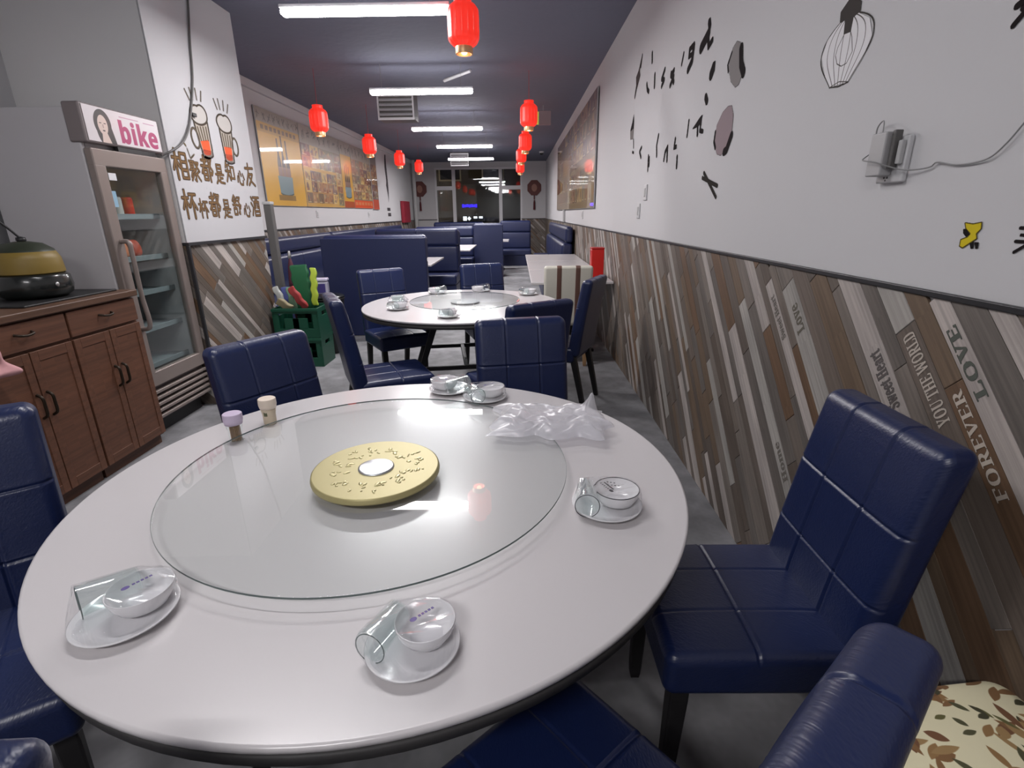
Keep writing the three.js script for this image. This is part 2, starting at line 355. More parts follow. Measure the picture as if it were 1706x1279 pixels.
sticker('ink_sticker', 'black bird-like brush mark highest on the wall above the grey disc', 'sticker', 'R', -3.12, -2.9, 2.15, 2.31, 320, (x, U, V) => {
  brush(x, U, V, [{ p: [[-3.0, 2.295], [-2.985, 2.27], [-3.0, 2.24]], w: 9 }, { p: [[-3.0, 2.24], [-3.05, 2.22], [-3.09, 2.205]], w: 14 }, { p: [[-3.0, 2.235], [-2.975, 2.18], [-2.93, 2.195]], w: 7 }], 6);
}, G1);
sticker('ink_sticker', 'two small ink blots left of the grey disc sticker', 'sticker', 'R', -2.97, -2.85, 1.9, 2.09, 300, (x, U, V) => {
  brush(x, U, V, [{ p: [[-2.87, 2.065], [-2.895, 2.04]], w: 13 }, { p: [[-2.945, 1.95], [-2.92, 1.925]], w: 8 }], 6);
}, G1);
sticker('disc_sticker', 'grey faceted disc sticker, upper of the two round ones', 'sticker', 'R', -2.70, -2.47, 1.90, 2.11, 400, (x, U, V) => {
  x.fillStyle = '#8a8685'; path(x, [[-2.64, 2.085], [-2.60, 2.10], [-2.56, 2.085], [-2.50, 1.96], [-2.525, 1.92], [-2.56, 1.915], [-2.62, 1.95], [-2.67, 2.02]], U, V); x.fill();
  brush(x, U, V, [{ p: [[-2.645, 2.07], [-2.68, 2.03], [-2.665, 2.0]], w: 4 }, { p: [[-2.545, 2.06], [-2.525, 1.995], [-2.49, 1.955]], w: 13 }], 4);
}, 'round stickers on the right wall');
sticker('disc_sticker', 'pinkish oval disc sticker, lower of the two round ones', 'sticker', 'R', -2.79, -2.52, 1.63, 1.87, 400, (x, U, V) => {
  x.fillStyle = '#95868a'; path(x, [[-2.62, 1.85], [-2.58, 1.845], [-2.545, 1.80], [-2.545, 1.73], [-2.60, 1.665], [-2.65, 1.648], [-2.70, 1.66], [-2.755, 1.72], [-2.74, 1.79], [-2.68, 1.835]], U, V); x.fill();
  brush(x, U, V, [{ p: [[-2.75, 1.76], [-2.755, 1.72], [-2.73, 1.69]], w: 6 }, { p: [[-2.545, 1.72], [-2.585, 1.665], [-2.61, 1.66]], w: 12 }], 4);
}, 'round stickers on the right wall');
sticker('ink_sticker', 'black ink figure with a pointed hat low on the left of the wall drawings', 'sticker', 'R', -4.82, -4.55, 1.84, 2.17, 300, (x, U, V) => {
  x.fillStyle = INK; path(x, [[-4.685, 2.155], [-4.66, 2.10], [-4.66, 2.03], [-4.75, 2.02], [-4.79, 2.05], [-4.73, 2.10]], U, V); x.fill();
  x.fillStyle = '#7d7876'; path(x, [[-4.66, 2.05], [-4.66, 1.97], [-4.77, 1.98], [-4.79, 2.04]], U, V); x.fill();
  brush(x, U, V, [[[-4.64, 1.96], [-4.62, 1.90]], [[-4.66, 1.87], [-4.61, 1.86]]], 4);
}, G1);
sticker('ink_sticker', 'scattered thin calligraphy strokes below the arrow-shaped roof mark', 'sticker', 'R', -4.42, -3.3, 1.63, 1.92, 260, (x, U, V) => {
  x.globalAlpha = 0.85; brush(x, U, V, [[[-4.33, 1.87], [-4.39, 1.845], [-4.33, 1.80]], [[-3.84, 1.89], [-3.87, 1.83], [-3.85, 1.765]], [[-3.59, 1.79], [-3.64, 1.765], [-3.655, 1.72]], [[-3.59, 1.78], [-3.58, 1.71]], [[-3.43, 1.815], [-3.44, 1.77], [-3.40, 1.77]], [[-3.36, 1.71], [-3.355, 1.655]], [[-4.09, 1.785], [-4.08, 1.69]], [[-4.06, 1.77], [-4.05, 1.72]]], 5);
}, G1);
sticker('ink_sticker', 'black arrow-shaped roof mark beside the pinkish disc', 'sticker', 'R', -3.24, -2.91, 1.76, 1.89, 320, (x, U, V) => {
  x.fillStyle = INK; path(x, [[-2.965, 1.87], [-3.0, 1.865], [-3.11, 1.825], [-3.02, 1.825], [-2.98, 1.84]], U, V); x.fill();
  brush(x, U, V, [{ p: [[-2.98, 1.86], [-2.985, 1.80], [-2.94, 1.79]], w: 5 }, { p: [[-3.03, 1.84], [-3.02, 1.785]], w: 5 }, { p: [[-3.19, 1.88], [-3.2, 1.80]], w: 4 }], 5);
}, G1);
sticker('chopstick_sticker', 'sticker of two crossed brown chopsticks below the pinkish disc', 'sticker', 'R', -2.9, -2.62, 1.44, 1.6, 320, (x, U, V) => {
  x.strokeStyle = '#2f2b28'; x.lineCap = 'round'; x.lineWidth = 4.5;
  for (const s of [[[-2.857, 1.586], [-2.652, 1.463]], [[-2.874, 1.563], [-2.650, 1.514]]]) { path(x, s, U, V); x.stroke(); }
});
// the drawn cage lamp
sticker('lamp_sticker', 'drawing of a hanging wire-cage lamp at top right of the wall', 'sticker', 'R', -1.89, -1.6, 1.74, 2.12, 1000, (x, U, V) => {
  x.fillStyle = 'rgba(225,224,226,0.55)'; path(x, [[-1.793, 1.929], [-1.85, 1.895], [-1.868, 1.854], [-1.835, 1.80], [-1.793, 1.756], [-1.700, 1.752], [-1.65, 1.80], [-1.624, 1.847], [-1.65, 1.895], [-1.706, 1.924]], U, V); x.fill();
  x.strokeStyle = '#4b4743'; x.lineWidth = 2.2; x.lineJoin = 'round';
  for (let i = 0; i <= 7; i++) { const t = i / 7, e = (a, b) => a + (b - a) * t; const a = [e(-1.79, -1.71), 1.927], b = [e(-1.871, -1.621), 1.852], d = [e(-1.793, -1.700), 1.754]; x.beginPath(); x.moveTo(U(a[0]), V(a[1])); x.bezierCurveTo(U(b[0] * 0.75 + a[0] * 0.25), V(1.905), U(b[0]), V(1.885), U(b[0]), V(b[1])); x.bezierCurveTo(U(b[0]), V(1.82), U(b[0] * 0.4 + d[0] * 0.6), V(1.79), U(d[0]), V(d[1])); x.stroke(); }
  path(x, [[-1.793, 1.756], [-1.747, 1.749], [-1.7, 1.752], [-1.747, 1.762], [-1.793, 1.756]], U, V); x.stroke();
  path(x, [[-1.76, 1.89], [-1.785, 1.86], [-1.79, 1.84], [-1.775, 1.815], [-1.75, 1.803], [-1.725, 1.805], [-1.705, 1.83], [-1.72, 1.87], [-1.732, 1.888]], U, V); x.stroke();
  x.fillStyle = '#474341'; path(x, [[-1.755, 2.12], [-1.765, 1.975], [-1.80, 1.955], [-1.795, 1.925], [-1.77, 1.925], [-1.765, 1.888], [-1.73, 1.885], [-1.728, 1.92], [-1.70, 1.926], [-1.702, 1.95], [-1.725, 1.965], [-1.722, 2.12]], U, V); x.fill();
});
sticker('yellow_sticker', 'small yellow sticker low on the wall near the right edge', 'sticker', 'R', -1.175, -1.105, 1.30, 1.385, 1400, (x, U, V) => {
  x.fillStyle = '#cdb92c'; x.strokeStyle = '#5b4d1c'; x.lineWidth = 2.5; x.lineJoin = 'round';
  path(x, [[-1.1662, 1.3692], [-1.1451, 1.3670], [-1.1252, 1.3708], [-1.1226, 1.3580], [-1.1310, 1.3481], [-1.1267, 1.3383], [-1.1386, 1.3302], [-1.1567, 1.3175], [-1.1652, 1.3206], [-1.1661, 1.3342], [-1.1502, 1.3403], [-1.1459, 1.3476], [-1.1600, 1.3569], [-1.1662, 1.3692]], U, V); x.fill(); x.stroke();
  x.fillStyle = '#1d1a1a'; path(x, [[-1.1663, 1.3558], [-1.1583, 1.3570], [-1.1451, 1.3450], [-1.1548, 1.3410], [-1.1638, 1.3478]], U, V); x.fill();
  path(x, [[-1.1407, 1.3283], [-1.1320, 1.3314], [-1.1288, 1.3183], [-1.1349, 1.3171]], U, V); x.fill(); path(x, [[-1.1296, 1.3307], [-1.1199, 1.3303], [-1.1183, 1.3190], [-1.1233, 1.3178]], U, V); x.fill();
});
sticker('ink_sticker', 'black written character cut off at the right edge beside the yellow sticker', 'sticker', 'R', -1.045, -0.96, 1.31, 1.375, 1200, (x, U, V) => {
  brush(x, U, V, [[[-1.036, 1.362], [-0.975, 1.362]], [[-1.030, 1.349], [-0.98, 1.349]], [[-1.038, 1.337], [-0.97, 1.337]], [[-1.005, 1.37], [-1.005, 1.325]], [[-1.008, 1.336], [-1.035, 1.317]], [[-1.003, 1.336], [-0.975, 1.317]]], 5);
}, G1);
sticker('ink_sticker', 'black leaf-like brush strokes at the top right corner', 'sticker', 'R', -1.19, -1.06, 1.71, 1.80, 900, (x, U, V) => {
  brush(x, U, V, [{ p: [[-1.175, 1.768], [-1.13, 1.785]], w: 9 }, { p: [[-1.172, 1.735], [-1.135, 1.77], [-1.09, 1.775]], w: 8 }, { p: [[-1.16, 1.76], [-1.1, 1.745]], w: 8 }], 8);
}, G1);
// brush-written line pair and mugs on the pillar
const GL = {
  相: [[5, 30, 45, 30], [25, 5, 25, 95], [25, 32, 5, 65], [26, 34, 45, 58], [55, 15, 92, 15, 92, 90, 55, 90, 55, 15], [55, 40, 92, 40], [55, 65, 92, 65]],
  聚: [[5, 8, 50, 8], [14, 8, 14, 45], [40, 8, 40, 52], [14, 20, 40, 20], [14, 32, 40, 32], [3, 47, 52, 43], [56, 12, 92, 12, 56, 50], [60, 18, 95, 50], [50, 50, 20, 60], [50, 58, 50, 98, 40, 92], [38, 65, 8, 95], [20, 60, 8, 80], [80, 55, 58, 68], [62, 65, 95, 95]],
  都: [[10, 22, 50, 22], [30, 5, 30, 42], [3, 42, 58, 42], [55, 8, 5, 68], [18, 55, 48, 55, 48, 92, 18, 92, 18, 55], [18, 73, 48, 73], [68, 10, 68, 98], [68, 12, 92, 12, 76, 40, 94, 58, 84, 72, 74, 66]],
  是: [[25, 5, 75, 5, 75, 42, 25, 42, 25, 5], [25, 23, 75, 23], [5, 53, 95, 53], [50, 53, 50, 90], [50, 70, 80, 70], [28, 62, 20, 85, 5, 98], [22, 78, 50, 92, 97, 95]],
  知: [[20, 5, 8, 32], [15, 20, 48, 20], [3, 48, 52, 48], [29, 20, 27, 60, 5, 95], [30, 55, 50, 88], [60, 28, 94, 28, 94, 80, 60, 80, 60, 28]],
  心: [[12, 50, 5, 78], [28, 35, 30, 80, 45, 92, 72, 92, 78, 72], [48, 22, 58, 45], [80, 35, 95, 62]],
  友: [[8, 25, 92, 22], [42, 5, 38, 45, 5, 95], [35, 50, 80, 48, 55, 78, 30, 96], [40, 58, 65, 82, 97, 97]],
  杯: [[5, 30, 45, 30], [25, 5, 25, 95], [25, 32, 5, 65], [26, 34, 45, 58], [52, 18, 97, 18], [78, 18, 52, 58], [74, 38, 74, 96], [78, 45, 96, 66]],
  舒: [[28, 3, 5, 28], [28, 3, 52, 26], [15, 32, 44, 32], [5, 48, 54, 48], [29, 24, 29, 62], [13, 65, 46, 65, 46, 94, 13, 94, 13, 65], [60, 12, 92, 12, 76, 32], [66, 28, 84, 42], [56, 50, 97, 50, 90, 64], [77, 50, 77, 92, 66, 86]],
  酒: [[8, 12, 20, 24], [3, 38, 15, 50], [5, 92, 22, 60], [30, 12, 98, 12], [36, 32, 92, 32, 92, 94, 36, 94, 36, 32], [54, 12, 54, 32, 50, 58], [72, 12, 72, 58, 88, 58], [36, 76, 92, 76]],
};
function writeLine(text, z0, z1, y, h) {
  return (x, U, V) => {
    const n = text.length, step = (U(z1) - U(z0)) / n;
    [...text].forEach((ch, i) => {
      const big = [1.1, 0.76, 0.98, 0.76, 0.86, 0.76, 0.98][i % 7], s = h * big, cx = U(z0) + step * (i + 0.5), cy = V(y) + (i % 2 ? 8 : -6);
      for (const [col, lw] of [['#5a4736', 12], ['#7b6042', 5]]) {
        x.strokeStyle = col; x.lineCap = x.lineJoin = 'round'; x.lineWidth = lw * s / 100;
        for (const st of GL[ch]) { x.beginPath(); for (let k = 0; k < st.length; k += 2) { const px = cx + (st[k] - 50) / 100 * s * 0.92, py = cy + (st[k + 1] - 50) / 100 * s * 1.1; k ? x.lineTo(px, py) : x.moveTo(px, py); } x.stroke(); }
      }
    });
  };
}
sticker('wall_lettering', 'upper line of brown brush-written characters on the white pillar', 'lettering', 'P', -3.77, -4.94, 1.58, 1.88, 500, writeLine('相聚都是知心友', -3.78, -4.92, 1.735, 88));
sticker('wall_lettering', 'lower line of brown brush-written characters on the white pillar', 'lettering', 'P', -3.78, -4.945, 1.34, 1.62, 500, writeLine('杯杯都是舒心酒', -3.80, -4.94, 1.475, 86));
sticker('beer_mug_sticker', 'drawing of two foaming beer mugs clinking above the brush lettering', 'sticker', 'P', -3.85, -4.82, 1.78, 2.36, 500, (x, U, V) => {
  x.lineJoin = x.lineCap = 'round';
  const mug = (z, y, s, tilt, hand) => {
    x.save(); x.translate(U(z), V(y)); x.rotate(tilt); x.scale(s * 1.3, s);
    x.strokeStyle = '#4a423a'; x.lineWidth = 6; x.fillStyle = '#b9b5b1';
    x.beginPath(); x.moveTo(-34, -40); x.bezierCurveTo(-60, -70, -20, -100, 0, -88); x.bezierCurveTo(25, -105, 55, -70, 36, -40); x.bezierCurveTo(20, -22, -20, -22, -34, -40); x.fill(); x.stroke();
    x.fillStyle = '#a8a096'; x.beginPath(); x.moveTo(-34, -36); x.lineTo(-26, 84); x.quadraticCurveTo(0, 98, 26, 84); x.lineTo(36, -36); x.quadraticCurveTo(0, -14, -34, -36); x.fill(); x.stroke();
    x.fillStyle = '#e2603f'; x.beginPath(); x.moveTo(-24, 30); x.lineTo(-20, 76); x.quadraticCurveTo(0, 86, 18, 76); x.lineTo(22, 26); x.closePath(); x.fill();
    x.strokeStyle = '#5d5346'; x.lineWidth = 6; for (const i of [-18, -6, 6, 18]) { x.beginPath(); x.moveTo(i * 1.2, -18); x.lineTo(i, 28); x.stroke(); }
    x.strokeStyle = '#5f564b'; x.lineWidth = 7; x.beginPath(); x.ellipse(hand * 46, 20, 18, 34, 0, 0, 7); x.stroke();
    x.strokeStyle = '#6d665e'; x.lineWidth = 5; for (const a of [-0.5, -0.2, 0.15, 0.5]) { x.beginPath(); x.moveTo(60 * Math.sin(a), -112 + 10 * Math.abs(a)); x.lineTo(85 * Math.sin(a), -150 + 20 * Math.abs(a)); x.stroke(); }
    x.restore();
  };
  mug(-4.22, 2.0, 0.98, -0.12, -1); mug(-4.55, 1.99, 0.98, 0.02, 1);
  x.strokeStyle = '#7a6a50'; x.lineWidth = 5; path(x, [[-3.98, 1.86], [-4.0, 1.80], [-4.05, 1.83]], U, V); x.stroke(); path(x, [[-3.95, 1.90], [-3.97, 1.88]], U, V); x.stroke();
});
// ink bottle drawing on the left wall, fans on the shopfront wall come later
sticker('ink_sticker', 'narrow black ink drawing on the left wall past the posters', 'sticker', 'L', -13.55, -14.35, 1.3, 2.9, 120, (x, U, V, W, H) => {
  x.fillStyle = '#4a4649'; x.beginPath(); x.moveTo(W * 0.5, H * 0.05); x.bezierCurveTo(W * 0.2, H * 0.3, W * 0.6, H * 0.35, W * 0.4, H * 0.5); x.bezierCurveTo(W * 0.5, H * 0.6, W * 0.6, H * 0.7, W * 0.55, H * 0.75); x.bezierCurveTo(W * 0.8, H * 0.55, W * 0.55, H * 0.3, W * 0.62, H * 0.05); x.fill();
  x.fillRect(W * 0.3, H * 0.84, W * 0.4, H * 0.04); x.fillRect(W * 0.35, H * 0.92, W * 0.4, H * 0.04);
});

// glossy poster panels
const glossy = (c) => phy([1, 1, 1], 0.35, { map: canvasTex(c), clearcoat: 1, clearcoatRoughness: 0.025 });
function poster(label, w, a0, a1, y0, y1, ppm, draw, group) {
  const W = Math.round(Math.abs(a1 - a0) * ppm), H = Math.round((y1 - y0) * ppm), c = canvas(W, H), x = c.getContext('2d');
  draw(x, W, H);
  const t = thing('poster', label, 'poster', [0, 0, 0], 0, group);
  const e = 0.028, w0 = 0.012, [b0, b1] = [Math.min(a0, a1), Math.max(a0, a1)];
  part('backing_board', w === 'R' ? bx(XR - e, XR - w0, y0, y1, b0, b1, 0.003) : bx(XL + w0, XL + e, y0, y1, b0, b1, 0.003), M.grey, t);
  part('print', onWall(w, a0, a1, y0 + 0.004, y1 - 0.004, e + 0.0008), glossy(c), t);
}
const foods = ['#8e5238', '#a87b56', '#6a4238', '#c4a070', '#7d6650', '#ac8062', '#8d7c6a', '#bba884', '#6f565a', '#a07050', '#d0ae66', '#80795f'];
function collage(x, x0, y0, w, h, nx, ny, dim = 1) {
  for (let i = 0; i < nx; i++) for (let j = 0; j < ny; j++) {
    const X = x0 + w * i / nx, Y = y0 + h * j / ny, a = w / nx - 2, b = h / ny - 2;
    x.fillStyle = foods[Math.floor(rnd() * foods.length)]; x.fillRect(X, Y, a, b);
    for (let k = 0; k < 7; k++) {
      x.fillStyle = foods[Math.floor(rnd() * foods.length)]; x.globalAlpha = 0.8;
      x.beginPath(); x.ellipse(X + a * rr(0.15, 0.85), Y + b * rr(0.2, 0.8), a * rr(0.06, 0.16), b * rr(0.1, 0.34), rr(-0.4, 0.4), 0, 7); x.fill();
    }
    x.globalAlpha = 1; x.fillStyle = '#d8c89a'; x.fillRect(X + a * 0.1, Y + b * 0.86, a * 0.5, b * 0.07);
  }
}
function bottles(x, cx, y, s) {
  for (const i of [-1, 0, 1]) {
    const X = cx + i * 0.34 * s, up = i === 0 ? 0.12 * s : 0;
    x.fillStyle = '#4a332a'; x.beginPath(); x.moveTo(X - 0.045 * s, y - 1.35 * s - up); x.lineTo(X + 0.045 * s, y - 1.35 * s - up); x.lineTo(X + 0.06 * s, y - 0.85 * s); x.bezierCurveTo(X + 0.17 * s, y - 0.6 * s, X + 0.16 * s, y - 0.5 * s, X + 0.16 * s, y); x.lineTo(X - 0.16 * s, y); x.bezierCurveTo(X - 0.16 * s, y - 0.5 * s, X - 0.17 * s, y - 0.6 * s, X - 0.06 * s, y - 0.85 * s); x.closePath(); x.fill();
    x.fillStyle = '#8f6f64'; x.fillRect(X - 0.15 * s, y - 0.45 * s, 0.3 * s, 0.3 * s);
  }
  x.fillStyle = '#7d9499'; x.beginPath(); x.moveTo(cx - 0.6 * s, y - 0.15 * s); x.lineTo(cx + 0.6 * s, y - 0.15 * s); x.lineTo(cx + 0.55 * s, y + 0.42 * s); x.quadraticCurveTo(cx, y + 0.56 * s, cx - 0.55 * s, y + 0.42 * s); x.fill();
  x.strokeStyle = '#41504d'; x.lineWidth = 0.05 * s; x.beginPath(); x.moveTo(cx - 0.55 * s, y + 0.42 * s); x.quadraticCurveTo(cx, y + 0.56 * s, cx + 0.55 * s, y + 0.42 * s); x.stroke();
}
const head = (x, W, h) => { x.fillStyle = '#a39888'; x.fillRect(0, 0, W, h); x.strokeStyle = '#5d5652'; x.lineWidth = h * 0.07; for (let i = 0; i < W / h * 1.1; i++) { const c = h * (0.5 + i * 0.9); x.beginPath(); for (let k = 0; k < 4; k++) { x.moveTo(c + rr(-0.3, 0.3) * h, h * rr(0.15, 0.5)); x.lineTo(c + rr(-0.3, 0.3) * h, h * rr(0.4, 0.9)); } x.stroke(); } };
seed = 501;
const GP = 'glossy food posters along the left wall';
poster('yellow poster of beer bottles in a bucket, nearest the pillar', 'L', -7.12, -8.45, 1.53, 2.72, 260, (x, W, H) => {
  x.fillStyle = '#e0ab35'; x.fillRect(0, 0, W, H); x.fillStyle = '#c79a3c'; x.fillRect(0, H * 0.14, W, H * 0.1);
  x.fillStyle = '#7a5a2a'; for (let i = 0; i < 9; i++) x.fillRect(W * (0.08 + 0.095 * i), H * 0.165, W * 0.06, H * 0.045);
  head(x, W, H * 0.14); bottles(x, W * 0.5, H * 0.72, W * 0.30);
  x.fillStyle = '#96701d'; x.fillRect(W * 0.28, H * 0.88, W * 0.42, H * 0.06);
}, GP);
poster('brown poster collage of skewers and dishes, wide one between the two yellow beer posters', 'L', -8.47, -10.3, 1.53, 2.72, 240, (x, W, H) => {
  x.fillStyle = '#a98a5e'; x.fillRect(0, 0, W, H); head(x, W, H * 0.22); collage(x, 0, H * 0.22, W, H * 0.30, 5, 2); x.fillStyle = '#cda04e'; x.fillRect(0, H * 0.5, W, H * 0.5); collage(x, W * 0.02, H * 0.54, W * 0.8, H * 0.42, 6, 3); collage(x, W * 0.84, H * 0.5, W * 0.15, H * 0.48, 1, 5);
}, GP);
poster('narrow yellow poster of beer bottles in the middle of the poster row', 'L', -10.32, -10.95, 1.53, 2.72, 240, (x, W, H) => {
  x.fillStyle = '#dca63a'; x.fillRect(0, 0, W, H); head(x, W, H * 0.2); bottles(x, W * 0.5, H * 0.72, W * 0.5); x.fillStyle = '#b3552c'; x.fillRect(0, H * 0.9, W, H * 0.1);
}, GP);
poster('food poster collage with an orange-red strip along its bottom', 'L', -10.97, -12.35, 1.53, 2.72, 240, (x, W, H) => {
  x.fillStyle = '#94826c'; x.fillRect(0, 0, W, H); head(x, W, H * 0.22); collage(x, 0, H * 0.22, W, H * 0.64, 5, 5); x.fillStyle = '#e05a30'; x.fillRect(0, H * 0.87, W, H * 0.13); x.fillStyle = '#dd8a58'; for (let i = 0; i < 6; i++) x.fillRect(W * (0.05 + 0.16 * i), H * 0.9, W * 0.1, H * 0.05);
}, GP);
poster('last and narrowest food poster of the left wall row, red at its foot', 'L', -12.4, -12.9, 1.51, 2.72, 240, (x, W, H) => {
  x.fillStyle = '#80736d'; x.fillRect(0, 0, W, H); collage(x, 0, H * 0.2, W, H * 0.6, 2, 5); x.fillStyle = '#d05a42'; x.fillRect(0, H * 0.82, W, H * 0.18);
}, GP);
poster('tall brown poster of food photos on the right wall', 'R', -12.6, -6.65, 1.45, 2.77, 150, (x, W, H) => {
  x.fillStyle = '#8a7258'; x.fillRect(0, 0, W, H); collage(x, W * 0.04, 0, W * 0.96, H * 0.5, 14, 3); x.fillStyle = '#b98c44'; x.fillRect(W * 0.25, H * 0.33, W * 0.2, H * 0.3); x.fillStyle = '#a58a62'; x.fillRect(0, H * 0.55, W, H * 0.45); collage(x, W * 0.1, H * 0.6, W * 0.86, H * 0.34, 16, 2); x.fillStyle = '#7c3830'; x.fillRect(W * 0.05, H * 0.35, W * 0.05, H * 0.4);
});
// lettering printed on planks of the right wall
const printed = new Set();
function lettering(text, u, v, len, color, onPale, opacity) {
  const c = Math.SQRT1_2, s0 = (u - v) * c, t0 = (u + v) * c, range = ([s, t, L, w], ln) => [Math.max(s - L / 2, t + w / 2 - (TRIM_Y - 0.02) / c) + ln / 2 + 0.01, s + L / 2 - ln / 2 - 0.01];
  let best = null, bd = 1e9;
  for (const m of wallR.children) if (m.name === 'plank' && !printed.has(m) && (m.userData.mid[4] > 7) === onPale && m.userData.mid[3] > 0.045) {
    const [a, b] = range(m.userData.mid, len); if (a > b) continue;
    const d = Math.abs(Math.max(a, Math.min(b, s0)) - s0) + 2 * Math.abs(m.userData.mid[1] - t0); if (d < bd) { bd = d; best = m; }
  }
  printed.add(best);
  const [, t, , w, , th] = best.userData.mid, [a, b] = range(best.userData.mid, len), sc = Math.max(a, Math.min(b, s0));
  const W = Math.round(len * 1000), H = Math.round(w * 1000), cv = canvas(W, H), x = cv.getContext('2d');
  x.globalAlpha = opacity; x.fillStyle = color; x.textAlign = 'center'; x.textBaseline = 'middle'; x.font = `bold ${Math.round(H * 0.78)}px serif`;
  const tw = x.measureText(text).width; x.translate(W / 2, H / 2); x.scale(W * 0.94 / tw, 1); x.fillText(text, 0, 0);
  const g = new THREE.PlaneGeometry(len, w * 0.96);
  g.rotateZ(Math.PI - Math.PI / 4).rotateY(-Math.PI / 2).translate(XR - th - 0.0006, (t - sc) * c, (sc + t) * c);   // reads upside down, up the plank
  part('lettering', g, std([1, 1, 1], 0.6, { map: canvasTex(cv), transparent: true, alphaTest: 0.02 }), best);
}
lettering('LOVE', -1.02, 1.13, 0.19, '#4f544c', true, 0.85);
lettering('YOU THE WORLD', -1.24, 1.12, 0.26, '#b5aca0', false, 0.6);
lettering('FOREVER', -1.04, 0.99, 0.26, '#b9aea3', false, 0.55);
lettering('Sweet Heart', -1.27, 0.99, 0.18, '#5a5452', true, 0.8);
lettering('Love', -1.64, 1.15, 0.12, '#5f594e', true, 0.8);
lettering('Sweet Heart', -1.9, 1.0, 0.2, '#6a645d', true, 0.7);
lettering('Home', -1.6, 0.62, 0.16, '#6a645d', true, 0.7);
for (const m of [...wallR.children, ...pillar.children]) delete m.userData.mid;

// ------------------------------------------------------------------ lamps
const tubeBody = padded(1.16, 0.045, 0.075, 0.02, { step: 0.2 }), tubeTop = bx(-0.585, 0.585, 0.0225, 0.045, -0.03, 0.03, 0.004);
const tubeLabels = ['slim ceiling tube lamp behind the viewer', 'slim ceiling tube lamp just above the near table', 'slim glowing tube lamp largest in view, top centre, beside the nearest red lantern', 'second glowing tube lamp from the front, just before the louvred air outlet', 'third glowing tube lamp from the front', 'fourth glowing tube lamp from the front', 'farthest glowing tube lamp, just before the shopfront window'];
TUBES.forEach(([x, y, z, k = 1], i) => {
  const t = thing('tube_lamp', tubeLabels[i], 'lamp', [x, y, z], i > 1 ? 0.0 : 0, 'ceiling tube lamps');
  part('diffuser', tubeBody, M.tube, t); part('housing', tubeTop, M.whiteFrame, t);
  const top = CEIL - y - 0.045;
  for (const s of [-0.45, 0.45]) part('suspension_cord', cyl(0.0018, 0.0018, top, s, 0.045 + top / 2, 0, 6), M.grey, t);
  const l = new THREE.RectAreaLight(TUBE_COLOR, TUBE_LIGHT * k, 1.14, 0.06);
  l.position.set(x, y - 0.026, z); l.lookAt(x, y - 2, z); scene.add(l);
});
// red lanterns
function lanternBody() {
  const pts = []; for (let i = 0; i <= 24; i++) { const t = i / 24, e = Math.min(1, Math.min(t, 1 - t) / 0.2); pts.push([0.058 + 0.044 * Math.sin(e * Math.PI / 2) ** 0.8, -0.125 + 0.25 * t]); }
  const g = lathe(pts, 64), p = g.attributes.position;
  for (let i = 0; i < p.count; i++) { const a = Math.atan2(p.getZ(i), p.getX(i)), k = 1 + 0.018 * Math.cos(16 * a); p.setX(i, p.getX(i) * k); p.setZ(i, p.getZ(i) * k); }
  g.computeVertexNormals(); return g;
}
const lanternGeo = lanternBody(), ribGeo = join(Array.from({ length: 16 }, (_, i) => { const a = i * Math.PI / 8; return tube([[0.06, -0.124], [0.088, -0.105], [0.1025, -0.06], [0.1035, 0], [0.1025, 0.06], [0.088, 0.105], [0.06, 0.124]].map(([r, y]) => [r * Math.cos(a), y, r * Math.sin(a)]), 0.0016, 16, 5); }));
const ringGeo = (s) => lathe([[0.05, 0], [0.058, 0], [0.058, 0.045 * s], [0.05, 0.045 * s], [0.05, 0]], 32);
const LAN = [[-0.343, 2.585, -3.97, 'red paper lantern nearest to the viewer, hanging beside the largest tube lamp'],
  [-2.31, 2.455, -6.65, 'red lantern of the left row, nearest one, before the yellow poster'], [-2.28, 2.42, -8.7, 'red lantern of the left row, second from the front'], [-2.34, 2.45, -11.15, 'red lantern of the left row, third from the front'], [-2.39, 2.50, -13.6, 'red lantern of the left row, last one before the fan ornament'],
  [0.158, 2.515, -6.88, 'red lantern of the right row, nearest one, beside the exit sign'], [0.148, 2.47, -8.97, 'red lantern of the right row, second from the front'], [0.105, 2.49, -11.2, 'red lantern of the right row, third from the front'], [0.10, 2.46, -13.6, 'red lantern of the right row, last and lowest one']];
LAN.forEach(([x, y, z, label], i) => {
  const t = thing('red_lantern', label, 'lantern', [x, y, z], i * 0.3, 'red paper lanterns');
  const b = part('lantern_body', lanternGeo, M.lantern, t); part('rib', ribGeo, M.lanternRib, b);
  part('bottom_ring', ringGeo(1).clone().translate(0, -0.168, 0), M.lanternGold, t);
  part('top_ring', ringGeo(0.8).clone().translate(0, 0.123, 0), M.lantern, t);
  part('bulb', new THREE.SphereGeometry(0.022, 16, 12).translate(0, -0.15, 0), M.bulb, t);
  part('cord', cyl(0.002, 0.002, CEIL - y - 0.155, 0, 0.155 + (CEIL - y - 0.155) / 2, 0, 6), M.red, t);
  const l = new THREE.PointLight(new THREE.Color(1, 0.25, 0.15), LANTERN_LIGHT, 0, 2); l.position.set(x, y, z); l.castShadow = true; scene.add(l);
});
